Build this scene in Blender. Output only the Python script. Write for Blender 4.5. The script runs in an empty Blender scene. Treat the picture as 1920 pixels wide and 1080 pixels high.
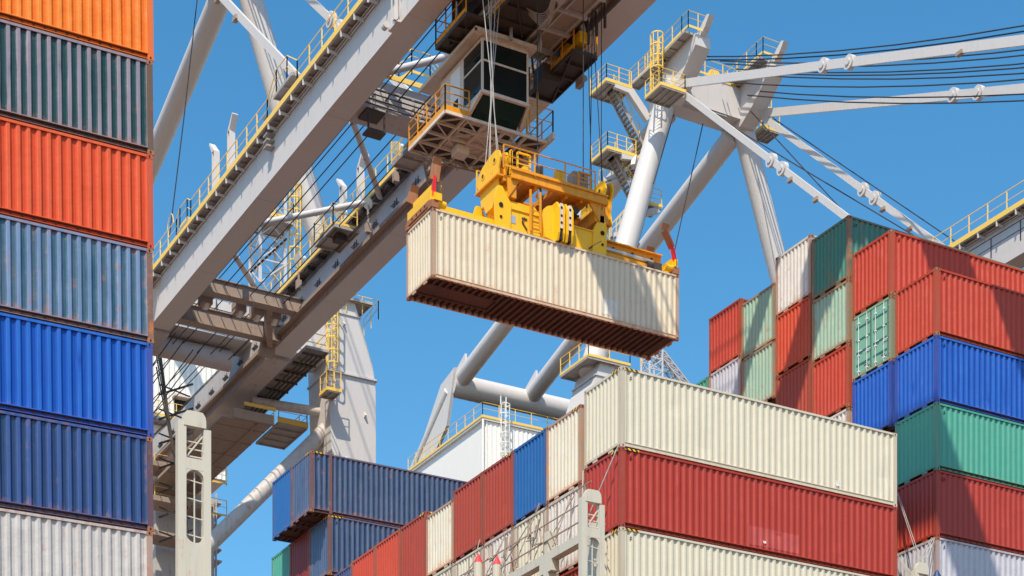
import bpy, math, random
from mathutils import Vector, Matrix
random.seed(7)
R = math.radians
scene = bpy.context.scene
COL = scene.collection

# ------------------------------------------------------------------ camera
F, CX, CY, TH = 3640.0, 960.0, 2240.0, 0.507
cam = bpy.data.cameras.new('camera'); camo = bpy.data.objects.new('camera', cam); COL.objects.link(camo)
cam.sensor_width = 36; cam.lens = F / 1920 * 36
cam.shift_y = (CY - 540) / 1920
cam.clip_start = 0.5; cam.clip_end = 5000
camo.location = (0, 0, 0); camo.rotation_euler = (R(90), 0, -TH)
scene.camera = camo
# ------------------------------------------------------------------ world
SUN = Vector((.5, .56, -1.0)).normalized()
elev = math.asin(-SUN.z); azim = math.atan2(-SUN.x, -SUN.y)
w = bpy.data.worlds.new('World'); scene.world = w; w.use_nodes = True
nt = w.node_tree; nt.nodes.clear()
sky = nt.nodes.new('ShaderNodeTexSky'); sky.sky_type = 'NISHITA'; sky.sun_disc = False
sky.sun_elevation = elev; sky.sun_rotation = azim
sky.air_density = 1.0; sky.dust_density = 0.6; sky.ozone_density = 1.8; sky.altitude = 0
bg = nt.nodes.new('ShaderNodeBackground'); bg.inputs[1].default_value = 0.13
wo = nt.nodes.new('ShaderNodeOutputWorld')
hs_ = nt.nodes.new('ShaderNodeHueSaturation'); hs_.inputs['Saturation'].default_value = 1.32; hs_.inputs['Hue'].default_value = .488; hs_.inputs['Value'].default_value = 1.43
nt.links.new(sky.outputs[0], hs_.inputs['Color']); nt.links.new(hs_.outputs[0], bg.inputs[0]); nt.links.new(bg.outputs[0], wo.inputs[0])
sl = bpy.data.lights.new('sun', 'SUN'); sl.energy = 5.0; sl.angle = R(0.55); sl.color = (1, .90, .74)
so = bpy.data.objects.new('sun', sl); COL.objects.link(so)
so.rotation_euler = SUN.to_track_quat('-Z', 'Y').to_euler()
scene.view_settings.view_transform = 'Standard'; scene.view_settings.look = 'None'
scene.view_settings.exposure = 0.08; scene.view_settings.gamma = 1.0
scene.view_settings.use_curve_mapping = False

# ------------------------------------------------------------------ helpers
SN, CS = math.sin(TH), math.cos(TH)
def at(px, py, X=None, Y=None, Z=None):
    """point seen at a pixel of the photograph on a given world plane"""
    u = (px - CX) / F; v = (CY - py) / F
    if X is not None: d = X / (CS * u + SN)
    elif Y is not None: d = Y / (CS - SN * u)
    else: d = Z / v
    return Vector((d * (CS * u + SN), d * (CS - SN * u), d * v))

def V(*a): return Vector(a)

class MB:
    def __init__(s): s.v = []; s.f = []; s.m = []; s.cur = 0
    def add(s, vs, fs):
        b = len(s.v); s.v += [tuple(p) for p in vs]
        for f in fs: s.f.append(tuple(i + b for i in f)); s.m.append(s.cur)
        return s
    def box(s, a, b):
        x0, y0, z0 = [min(a[i], b[i]) for i in range(3)]; x1, y1, z1 = [max(a[i], b[i]) for i in range(3)]
        return s.add([(x0,y0,z0),(x1,y0,z0),(x1,y1,z0),(x0,y1,z0),(x0,y0,z1),(x1,y0,z1),(x1,y1,z1),(x0,y1,z1)],
                     [(3,2,1,0),(4,5,6,7),(0,1,5,4),(1,2,6,5),(2,3,7,6),(3,0,4,7)])
    def bar(s, p, q, w, h=None, up=(0,0,1)):
        p = Vector(p); q = Vector(q); h = h or w; d = (q - p)
        if d.length < 1e-6: return s
        d.normalize(); u = Vector(up)
        if abs(d.dot(u)) > .98: u = Vector((0,1,0))
        a = d.cross(u).normalized() * (w/2); b = a.cross(d).normalized() * (h/2)
        vs = [p-a-b, p+a-b, p+a+b, p-a+b, q-a-b, q+a-b, q+a+b, q-a+b]
        return s.add(vs, [(0,1,2,3),(7,6,5,4),(4,5,1,0),(5,6,2,1),(6,7,3,2),(7,4,0,3)])
    def tube(s, p, q, r, n=6, r2=None, cap=True):
        p = Vector(p); q = Vector(q); d = q - p
        if d.length < 1e-6: return s
        d.normalize(); u = Vector((0,0,1)) if abs(d.z) < .95 else Vector((0,1,0))
        a = d.cross(u).normalized(); b = a.cross(d); r2 = r if r2 is None else r2
        vs = []
        for i in range(n):
            t = 2*math.pi*i/n; o = a*math.cos(t) + b*math.sin(t)
            vs.append(p + o*r); vs.append(q + o*r2)
        fs = [(2*i, 2*((i+1)%n), 2*((i+1)%n)+1, 2*i+1) for i in range(n)]
        if cap: fs += [tuple(2*i for i in reversed(range(n))), tuple(2*i+1 for i in range(n))]
        return s.add(vs, fs)
    def path(s, pts, r, n=5):
        for a, b in zip(pts, pts[1:]): s.tube(a, b, r, n)
        return s
    def prism(s, pts, off):
        n = len(pts); off = Vector(off); P = [Vector(p) for p in pts]
        vs = P + [p + off for p in P]
        return s.add(vs, [tuple(reversed(range(n))), tuple(range(n, 2*n))] + [(i, (i+1)%n, n+(i+1)%n, n+i) for i in range(n)])
    def ring(s, c, ax, r, r2, n=16, w=.1):
        """flat disc/ring wheel around axis ax"""
        ax = Vector(ax).normalized(); return s.tube(Vector(c)-ax*w/2, Vector(c)+ax*w/2, r, n)
    def build(s, name, mat, parent=None, smooth=False, local=False):
        o0 = Vector(parent.get('_o', (0,0,0))) if (parent is not None and not local) else Vector((0,0,0))
        me = bpy.data.meshes.new(name)
        me.from_pydata([tuple(Vector(p) - o0) for p in s.v], [], s.f)
        mats = mat if isinstance(mat, (list, tuple)) else [mat]
        for m in mats: me.materials.append(m)
        for p, mi in zip(me.polygons, s.m): p.material_index = mi
        if smooth:
            for p in me.polygons: p.use_smooth = True
            me.set_sharp_from_angle(angle=R(40))
        me.update()
        ob = bpy.data.objects.new(name, me); COL.objects.link(ob)
        if parent is not None:
            ob.parent = parent
            ob['_o'] = tuple(o0)
        return ob

def tag(o, label=None, cat=None, group=None, kind=None):
    if label: o['label'] = label
    if cat: o['category'] = cat
    if group: o['group'] = group
    if kind: o['kind'] = kind
    return o
def thing(name, loc, label, cat, group=None):
    o = bpy.data.objects.new(name, None); COL.objects.link(o); o.location = loc; o.empty_display_size = .5
    o['_o'] = tuple(loc)
    return tag(o, label, cat, group)

# ------------------------------------------------------------------ materials
def new_mat(name):
    m = bpy.data.materials.new(name); m.use_nodes = True; t = m.node_tree
    return m, t, t.nodes['Principled BSDF']
def N(t, k, **kw):
    n = t.nodes.new(k)
    for a, b in kw.items(): setattr(n, a, b)
    return n
def ramp(t, src, a, b, ca=(0,0,0,1), cb=(1,1,1,1)):
    r = N(t, 'ShaderNodeValToRGB'); r.color_ramp.elements[0].position = a; r.color_ramp.elements[1].position = b
    r.color_ramp.elements[0].color = ca; r.color_ramp.elements[1].color = cb
    t.links.new(src, r.inputs[0]); return r.outputs[0]
def noise(t, vec, scale, detail=5, rough=.6, dim=None):
    n = N(t, 'ShaderNodeTexNoise'); n.inputs['Scale'].default_value = scale
    n.inputs['Detail'].default_value = detail; n.inputs['Roughness'].default_value = rough
    t.links.new(vec, n.inputs['Vector']); return n.outputs['Fac']
def mix(t, fac, a, b, mode='MIX'):
    m = N(t, 'ShaderNodeMix', data_type='RGBA', blend_type=mode)
    if isinstance(fac, float): m.inputs[0].default_value = fac
    else: t.links.new(fac, m.inputs[0])
    for i, c in ((6, a), (7, b)):
        if isinstance(c, tuple): m.inputs[i].default_value = c
        else: t.links.new(c, m.inputs[i])
    return m.outputs[2]
def math_(t, op, a, b=None, clamp=False):
    m = N(t, 'ShaderNodeMath', operation=op, use_clamp=clamp)
    for i, c in ((0, a), (1, b)):
        if c is None: continue
        if isinstance(c, (int, float)): m.inputs[i].default_value = c
        else: t.links.new(c, m.inputs[i])
    return m.outputs[0]

def paint(name, col, rust=.3, rough=.45, fade=.25, fadecol=None, streak=.35, edge=None, dent=.25, rcol=(.24,.08,.028), spec=.4, crest_sheen=None):
    """weathered sheet-metal paint: fading, streaks, scratches, rust; edge=H adds wear towards rails"""
    m, t, b = new_mat(name)
    tc = N(t, 'ShaderNodeTexCoord'); oi = N(t, 'ShaderNodeObjectInfo')
    add = N(t, 'ShaderNodeVectorMath', operation='ADD'); t.links.new(tc.outputs['Object'], add.inputs[0])
    cmb = N(t, 'ShaderNodeCombineXYZ'); mu = math_(t, 'MULTIPLY', oi.outputs['Random'], 40.0)
    t.links.new(mu, cmb.inputs[0]); t.links.new(mu, cmb.inputs[1]); t.links.new(cmb.outputs[0], add.inputs[1])
    vec = add.outputs[0]
    mp = N(t, 'ShaderNodeMapping'); mp.inputs['Scale'].default_value = (5, 5, .35); t.links.new(vec, mp.inputs[0])
    n1 = noise(t, vec, .7, 5); n2 = noise(t, mp.outputs[0], 1.0, 6, .65); n3 = noise(t, vec, 5.0, 8, .7); n4 = noise(t, vec, 18.0, 4, .6)
    c = tuple(col) + (1,)
    fc = tuple(fadecol or tuple(min(1, x*.55 + .28*(sum(col)/3) + .08) for x in col)) + (1,)
    dk = tuple(x*.55 for x in col) + (1,)
    o = mix(t, math_(t, 'MULTIPLY', ramp(t, n1, .42, .72), fade), c, fc)
    o = mix(t, math_(t, 'MULTIPLY', ramp(t, n2, .50, .74), streak), o, dk)
    o = mix(t, math_(t, 'MULTIPLY', ramp(t, n2, .46, .26), fade*.7), o, fc)
    if crest_sheen:   # sun sheen painted into the colour of the corrugation crests
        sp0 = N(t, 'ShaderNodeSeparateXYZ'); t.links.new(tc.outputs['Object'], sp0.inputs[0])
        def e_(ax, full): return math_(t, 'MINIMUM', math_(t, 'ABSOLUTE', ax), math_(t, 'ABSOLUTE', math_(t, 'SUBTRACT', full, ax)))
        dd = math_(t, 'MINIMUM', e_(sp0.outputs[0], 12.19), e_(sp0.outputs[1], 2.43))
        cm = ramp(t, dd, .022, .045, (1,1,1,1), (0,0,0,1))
        cm = math_(t, 'MULTIPLY', cm, math_(t, 'MULTIPLY', math_(t, 'ADD', .45, n2), crest_sheen[1]))
        o = mix(t, cm, o, tuple(crest_sheen[0])+(1,))
    # rust
    thr = .67 - .17*rust
    n5 = noise(t, vec, 2.2, 9, .72)
    rm = ramp(t, math_(t, 'ADD', math_(t, 'MULTIPLY', n5, .65), math_(t, 'MULTIPLY', n2, .35)), thr-.04, thr+.09)
    if edge:
        sp = N(t, 'ShaderNodeSeparateXYZ'); t.links.new(tc.outputs['Object'], sp.inputs[0])
        low = math_(t, 'SUBTRACT', 1.0, math_(t, 'DIVIDE', sp.outputs[2], .55), True)
        def edge_(ax, full): return math_(t, 'MINIMUM', math_(t, 'ABSOLUTE', ax), math_(t, 'ABSOLUTE', math_(t, 'SUBTRACT', full, ax)))
        cd = math_(t, 'MAXIMUM', edge_(sp.outputs[0], 12.19), edge_(sp.outputs[1], 2.43))
        cd = math_(t, 'SUBTRACT', 1.0, math_(t, 'DIVIDE', cd, .36), True)
        top = math_(t, 'MULTIPLY', math_(t, 'DIVIDE', math_(t, 'SUBTRACT', sp.outputs[2], edge-.45), .45, True), .62)
        low = math_(t, 'MAXIMUM', math_(t, 'MAXIMUM', low, top), math_(t, 'MULTIPLY', cd, .95))
        mixn = math_(t, 'ADD', math_(t, 'MULTIPLY', low, .33), math_(t, 'ADD', math_(t, 'MULTIPLY', n3, .6), math_(t, 'MULTIPLY', n2, .4)))
        rm2 = ramp(t, mixn, .675-.15*rust, .90-.15*rust)
        rm = math_(t, 'MAXIMUM', rm, rm2)
    rc = mix(t, n4, rcol+(1,), tuple(x*2.1 for x in rcol)+(1,))
    rm = math_(t, 'MULTIPLY', rm, min(1.0, .14+1.25*rust))
    o = mix(t, rm, o, rc)
    t.links.new(o, b.inputs['Base Color'])
    rr = math_(t, 'ADD', math_(t, 'MULTIPLY', rm, .3), math_(t, 'ADD', math_(t, 'MULTIPLY', n3, .18), rough-.09))
    t.links.new(rr, b.inputs['Roughness'])
    b.inputs['Specular IOR Level'].default_value = spec
    bp = N(t, 'ShaderNodeBump'); bp.inputs['Strength'].default_value = min(1, dent*1.5); bp.inputs['Distance'].default_value = .06
    nd = noise(t, vec, 1.6, 3, .5); t.links.new(math_(t, 'ADD', nd, math_(t, 'MULTIPLY', n3, .10)), bp.inputs['Height'])
    t.links.new(bp.outputs[0], b.inputs['Normal'])
    return m
def plain(name, col, rough=.5, metal=0, var=.15, emit=None):
    m, t, b = new_mat(name)
    tc = N(t, 'ShaderNodeTexCoord'); n = noise(t, tc.outputs['Object'], 3.0, 6)
    o = mix(t, n, tuple(x*(1-var) for x in col)+(1,), tuple(min(1, x*(1+var)) for x in col)+(1,))
    t.links.new(o, b.inputs['Base Color']); b.inputs['Roughness'].default_value = rough; b.inputs['Metallic'].default_value = metal
    if emit: b.inputs['Emission Color'].default_value = emit[0]+(1,); b.inputs['Emission Strength'].default_value = emit[1]
    return m

M = {}
M['crane'] = paint('crane_grey_paint', (.61,.575,.56), rust=.12, rough=.5, fade=.14, fadecol=(.66,.63,.60), streak=.24, dent=.05, rcol=(.26,.12,.06))
M['crane_old'] = paint('crane_grey_stained', (.50,.47,.46), rust=.55, rough=.55, fade=.2, fadecol=(.5,.45,.4), streak=.4, dent=.08, rcol=(.22,.09,.04))
M['white'] = paint('white_cladding', (.88,.85,.79), rust=.0, rough=.5, fade=.1, streak=.08, dent=.02)
M['rail'] = paint('yellow_rail_paint', (.90,.58,.09), rust=.25, rough=.5, fade=.2, fadecol=(.85,.68,.36), streak=.2, dent=0)
M['yellow'] = paint('spreader_yellow', (.93,.50,.006), rust=.36, rough=.42, fade=.15, fadecol=(.85,.55,.06), streak=.35, dent=.05, rcol=(.16,.07,.03))
M['orange'] = paint('oily_orange_steel', (.80,.33,.012), rust=.4, rough=.42, fade=.2, fadecol=(.55,.22,.04), streak=.5, dent=.05, rcol=(.10,.045,.02))
M['red'] = plain('red_arm', (.75,.02,.02), .45)
M['rust'] = paint('rusty_steel', (.30,.11,.05), rust=.8, rough=.7, fade=.5, fadecol=(.42,.22,.12), streak=.5, dent=.1)
M['dark'] = plain('dark_greasy_steel', (.06,.045,.038), .6, 0, .5)
M['brownsteel'] = paint('brown_stained_underside', (.35,.265,.21), rust=.5, rough=.6, fade=.3, fadecol=(.40,.34,.3), streak=.5, dent=.05, rcol=(.12,.05,.025))
M['grate'] = plain('galvanised_grating', (.42,.385,.36), .6, .2, .35)
M['rope'] = plain('steel_rope', (.035,.035,.04), .5, .3)
M['pale'] = paint('beige_bridge_paint', (.60,.55,.44), rust=.42, rough=.5, fade=.2, streak=.35, dent=.04, rcol=(.36,.13,.04))
M['cab'] = paint('cab_cream_paint', (.74,.66,.56), rust=.25, rough=.5, fade=.25, fadecol=(.62,.42,.36), streak=.35, dent=.03)
M['glass'] = plain('dark_glass', (.012,.018,.018), .06, 0, .1); M['glass'].node_tree.nodes['Principled BSDF'].inputs['Specular IOR Level'].default_value = .25
M['green_glass'] = plain('green_floor_glass', (.010,.032,.026), .12)
M['lens'] = plain('lamp_lens', (.85,.8,.68), .15)
M['lampw'] = plain('lamp_white_shell', (.78,.76,.72), .35)
M['silver'] = plain('bright_cylinder_steel', (.65,.64,.63), .3, .6, .1)
M['navy'] = plain('navy_panel', (.012,.045,.14), .5)
M['blackrail'] = plain('black_rail', (.02,.02,.025), .5)
M['underfloor'] = paint('container_underfloor', (.075,.035,.023), rust=.5, rough=.75, fade=.4, fadecol=(.17,.085,.055), streak=.5, dent=.1, rcol=(.07,.03,.02))
M['hole'] = plain('dark_hole', (.012,.01,.01), .9)
M['black'] = plain('black_mark', (.02,.02,.02), .7)
M['hazy'] = plain('pale_label', (.75,.76,.74), .5)
M['redflag'] = plain('red_fixture_paint', (.70,.03,.04), .5)

# yellow and black hazard strip
def hazard():
    m, t, b = new_mat('hazard_strip')
    tc = N(t, 'ShaderNodeTexCoord'); wv = N(t, 'ShaderNodeTexWave', wave_type='BANDS', bands_direction='DIAGONAL'); wv.inputs['Scale'].default_value = 3.2
    t.links.new(tc.outputs['Object'], wv.inputs['Vector'])
    t.links.new(ramp(t, wv.outputs['Fac'], .48, .52, (.02,.02,.02,1), (.85,.5,.02,1)), b.inputs['Base Color']); return m
M['hazard'] = hazard()

# ------------------------------------------------------------------ ground (far below, a concrete quay and hatch level)
m, t, b = new_mat('ground_concrete')
tc = N(t, 'ShaderNodeTexCoord'); n1 = noise(t, tc.outputs['Object'], .05, 6); n2 = noise(t, tc.outputs['Object'], 1.0, 8)
o = mix(t, n1, (.15,.085,.052,1), (.10,.055,.035,1)); o = mix(t, math_(t, 'MULTIPLY', n2, .5), o, (.18,.11,.075,1))
t.links.new(o, b.inputs['Base Color']); b.inputs['Roughness'].default_value = .85
gm = MB(); gm.add([(-2500,-2500,-8),(2500,-2500,-8),(2500,2500,-8),(-2500,2500,-8)], [(0,1,2,3)])
tag(gm.build('ground', m), kind='structure')

# ------------------------------------------------------------------ containers
CW = 2.43
def corr(mb, length, z0, z1, face, const, sgn, pitch, depth, s0):
    """corrugated sheet; face 'x': runs along x at y=const; face 'y': runs along y at x=const. sgn: inward direction"""
    n = max(3, round(length / pitch)); p = length / n
    prof = []
    for i in range(n):
        b = s0 + i*p
        prof += [(b, 0), (b+.27*p, 0), (b+.50*p, depth), (b+.77*p, depth)]
    prof.append((s0+length, 0))
    rr = random.Random(int(length*100)+SEED[0]*17+(3 if sgn > 0 else 5)+(7 if face == 'x' else 0))
    ph = [rr.uniform(0, 6.3) for _ in range(8)]; dn = [(rr.uniform(0, length), rr.uniform(.3, 2.2), rr.uniform(.1,.3), rr.uniform(-.018,.022)) for _ in range(int(length*1.1))]
    NZ = 7; k = len(prof); vs = []
    jit = [rr.uniform(-.004,.004) for _ in range(k)]
    for q, (a, d) in enumerate(prof):
        for iz in range(NZ):
            f = iz/(NZ-1); z = z0+(z1-z0)*f; e = math.sin(math.pi*f)
            off = e*(.004*math.sin(a*1.7+ph[0]+2*f)+.003*math.sin(a*4.1+ph[1]-3*f))
            for (ca, cz, cr_, am) in dn:
                dd = ((a-s0-ca)**2+((z-cz)*.6)**2)/cr_**2
                if dd < 4: off += am*math.exp(-dd)*min(1, e*2)
            aa = a + (jit[q]*e if 0 < q < k-1 else 0); dd2 = const+sgn*(d+off)
            vs.append((aa, dd2, z) if face == 'x' else (dd2, aa, z))
    fs = []
    for i in range(k-1):
        for iz in range(NZ-1):
            q = (NZ*i+iz, NZ*(i+1)+iz, NZ*(i+1)+iz+1, NZ*i+iz+1)
            fs.append(q if (face == 'x') == (sgn > 0) else tuple(reversed(q)))
    mb.add(vs, fs)

SEED = [0]; CNT = [0]
MESH = {}
def cmesh(L, H, flush=False, var=0):
    """mesh datas of every container part, made once per size (local coordinates)"""
    key = (L, H, flush, var); SEED[0] = var*31+int(H*1000)
    if key in MESH: return MESH[key]
    D = {}
    def fin(name, mb, nm=1):
        me = bpy.data.meshes.new(name); me.from_pydata([tuple(p) for p in mb.v], [], mb.f)
        for i in range(nm): me.materials.append(None)
        for p, mi in zip(me.polygons, mb.m): p.material_index = mi
        me.update(); return me
    W = CW; zb, zt = .17, H-.075
    for k, (yc, sg) in enumerate(((.018, 1), (W-.018, -1))):
        mb = MB(); corr(mb, L-.34, zb, zt, 'x', yc, sg, .278, .052, .17)
        y1 = yc + sg*.05
        D['side%d' % k] = fin('side_panel', mb)
    for k, (xc, sg) in enumerate(((.014, 1), (L-.014, -1))):
        mb = MB(); corr(mb, W-.28, zb, zt, 'y', xc, sg, .245, .05, .14)
        D['end%d' % k] = fin('end_panel', mb)
    mb = MB(); mb.box((.03,.03,H-.05), (L-.03,W-.03,H-.03))
    nr = int(L/.55)
    for i in range(nr): mb.box((.4+i*.55, .25, H-.0305), (.62+i*.55, W-.25, H-.012))
    D['roof'] = fin('roof', mb)
    mb = MB()   # top frame
    mb.box((.17,0,H-.085),(L-.17,.055,H-.012)); mb.box((.17,W-.055,H-.085),(L-.17,W,H-.012))
    mb.box((.005,.16,H-.10),(.075,W-.16,H-.005)); mb.box((L-.075,.16,H-.10),(L-.005,W-.16,H-.005))
    D['top_frame'] = fin('top_frame', mb)
    mb = MB()   # bottom frame: channel set back, with lip
    for a_, b_, c_, d_ in ((.0,.02 if flush else .10,.13,.0),(W,W-(.02 if flush else .10),W-.13,0)):
        mb.box((.17,b_,.057),(L-.17,c_,.165)); mb.box((.17,a_,.166),(L-.17,c_,.19)); mb.box((.17,a_+(b_-a_)*.35,.04),(L-.17,c_,.056))
    for x0, x1 in ((.008,.07),(L-.07,L-.008)):
        mb.box((x0,.16,.10),(x1,W-.16,.185))
        mb.box((x0+.012,.55,.012),(x1-.012,.85,.10)); mb.box((x0+.012,W-.85,.012),(x1-.012,W-.55,.10))
    D['bottom_frame'] = fin('bottom_frame', mb)
    mb = MB()   # underframe: floor and cross members, gooseneck tunnel at the near end
    mb.box((.05,.05,.152),(L-.05,W-.05,.168))
    n = int((L-.5)/.305)
    for i in range(n):
        x = .3 + i*.305
        for a, b2 in (((.07,.70),(W-.70,W-.07)) if x < 3.4 else ((.07,W-.07),)):
            mb.box((x,a,.045),(x+.045,b2,.15)); mb.box((x,a,.035),(x+.10,b2,.047))
    mb.box((.1,.70,.03),(3.5,.76,.15)); mb.box((.1,W-.76,.03),(3.5,W-.70,.15)); mb.box((.1,.77,.10),(3.4,W-.77,.13))
    mb.box((3.42,.76,.03),(3.5,W-.76,.15))
    D['underframe'] = fin('underframe', mb)
    for k, (x, y) in enumerate(((0,0),(0,W),(L,0),(L,W))):
        sx = 1 if x == 0 else -1; sy = 1 if y == 0 else -1
        mb = MB(); mb.box((x+sx*.006,y+sy*.006,.118),(x+sx*.15,y+sy*.09,H-.118)); mb.box((x+sx*.0065,y+sy*.09,.118),(x+sx*.07,y+sy*.155,H-.118))
        mb.box((x+sx*.15,y+sy*.012,.118),(x+sx*.175,y+sy*.05,H-.118))
        D['post%d' % k] = fin('corner_post', mb)
        for j, z in enumerate((0, H)):
            sz = 1 if z == 0 else -1
            mb = MB(); mb.box((x,y,z),(x+sx*.178,y+sy*.162,z+sz*.118))
            mb.cur = 1
            cxx = x+sx*.095; cz = z+sz*.06
            for (yy, o2) in ((y-sy*.003, 0),):
                vs = []
                for q in range(10):
                    a = 2*math.pi*q/10; vs.append((cxx+.027*math.cos(a), yy, cz+.038*math.sin(a)))
                mb.add(vs, [tuple(range(10))])
            vs = []
            for q in range(10):
                a = 2*math.pi*q/10; vs.append((x-sx*.003, y+sy*.085+.027*math.cos(a), cz+.038*math.sin(a)))
            mb.add(vs, [tuple(range(10))])
            D['cast%d%d' % (k, j)] = fin('corner_casting', mb, 2)
    mb = MB()
    mb.box((.19,-.004,H-.083),(.75,.0,H-.013)); mb.box((.002,.18,H-.098),(.0049,.62,H-.006))
    D['hazard'] = fin('hazard_strip', mb)
    mb = MB(); mb.box((.36,.010-.012,H-.36),(.46,.016,H-.24)); mb.cur = 1; mb.box((.385,-.006,H-.345),(.435,-.001,H-.29))
    D['vent'] = fin('vent', mb, 2)
    MESH[key] = D; return D

def put(me, name, root, mats, parent=None):
    o = bpy.data.objects.new(name, me); COL.objects.link(o); o.parent = parent or root
    for i, m_ in enumerate(mats):
        o.material_slots[i].link = 'OBJECT'; o.material_slots[i].material = m_
    return o

PAINTS = {}
def cpaint(key, col, rust, H, **kw):
    k = key
    if k not in PAINTS:
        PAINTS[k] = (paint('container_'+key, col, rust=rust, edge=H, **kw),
                     paint('container_'+key+'_posts', tuple(x*(1-1.35*rust)+y*1.35*rust for x, y in zip(col, (.30,.12,.06))), rust=min(1, .05+rust*1.5),
                           rough=.6, fade=.15, streak=.45, dent=.05, rcol=kw.get('rcol', (.32,.105,.035))))
    return PAINTS[k]

def container(x, y, z, H, key, label, group, L=12.19, hazard=False, rot=None, door=False, no_end=False):
    CNT[0] += 1; D = cmesh(L, H, key.startswith('cream'), CNT[0] % 5)
    c = CC[key]
    pm, pp = cpaint(key, c[0], c[1], H, **c[2])
    r = thing('shipping_container', (x, y, z), label, 'shipping container', group)
    if rot: r.rotation_euler = rot
    for k in (0, 1):
        s = put(D['side%d' % k], 'side_panel', r, [pm])
        if k == 0: put(D['vent'], 'vent', r, [pm, M['hole']], s)
    for k in (0, 1):
        if k == 0 and door: continue
        put(D['end%d' % k], 'end_panel', r, [pm])
    put(D['roof'], 'roof', r, [pm]); tf = put(D['top_frame'], 'top_frame', r, [pp if c[1] > .45 else pm])
    put(D['bottom_frame'], 'bottom_frame', r, [pm]); put(D['underframe'], 'underframe', r, [M['underfloor']])
    for k in range(4):
        p = put(D['post%d' % k], 'corner_post', r, [pp])
        for j in (0, 1): put(D['cast%d%d' % (k, j)], 'corner_casting', r, [M['rust'] if c[1] > .2 else pp, M['hole']], p)
    if hazard: put(D['hazard'], 'hazard_strip', r, [M['hazard']], tf)
    if door:
        pass
        for k in (0, 1):
            y0 = .17 + k*1.05; y1 = y0 + 1.035
            mb = MB(); mb.box((.02,y0,.20),(.055,y1,H-.12))
            for q in range(4):
                mb.box((.014,y0+.02,.2+q*.0),(.0195,y0+.06,H-.12))
            d = mb.build('door', pm, r, local=True)
            mb = MB()
            for q in range(4): mb.box((.0170,y0+.10,.50+q*.50),(.0195,y1-.08,.60+q*.50))
            mb.build('recess_shade', M['darkgreen'], d, local=True)  # shade of the door recesses, painted as dark strips on flat doors
            for q in range(2):
                mb = MB(); yy = y0+.26+q*.52
                mb.tube((-.01,yy,.12),(-.01,yy,H-.10),.013,6)
                for zz in (.25,.9,1.5,2.2): mb.box((-.03,yy-.05,zz),(.0165,yy+.05,zz+.05))
                mb.box((-.035,yy-.25,.95+.1*q),(-.02,yy+.02,.98+.1*q))
                mb.build('lock_rod', M['hazy'], d, local=True)
            mb = MB()
            for q in range(3):
                mb.box((.0172,y0+.12+q*.1,.30+.09*q),(.0192,y0+.36+q*.1,.345+.09*q))
            mb.build('stencil_mark', M['black'], d, local=True)
            mb = MB()
            for zz in (.35,1.0,1.6,2.2): mb.box((.0,.155 if k == 0 else W_-.18,zz),(.03,.18 if k == 0 else W_-.155,zz+.1))
            mb.build('hinge', pp, d, local=True)
        pass
    return r
W_ = CW
M['darkgreen'] = plain('door_recess_shade', (.03,.12,.11), .5)
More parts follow.
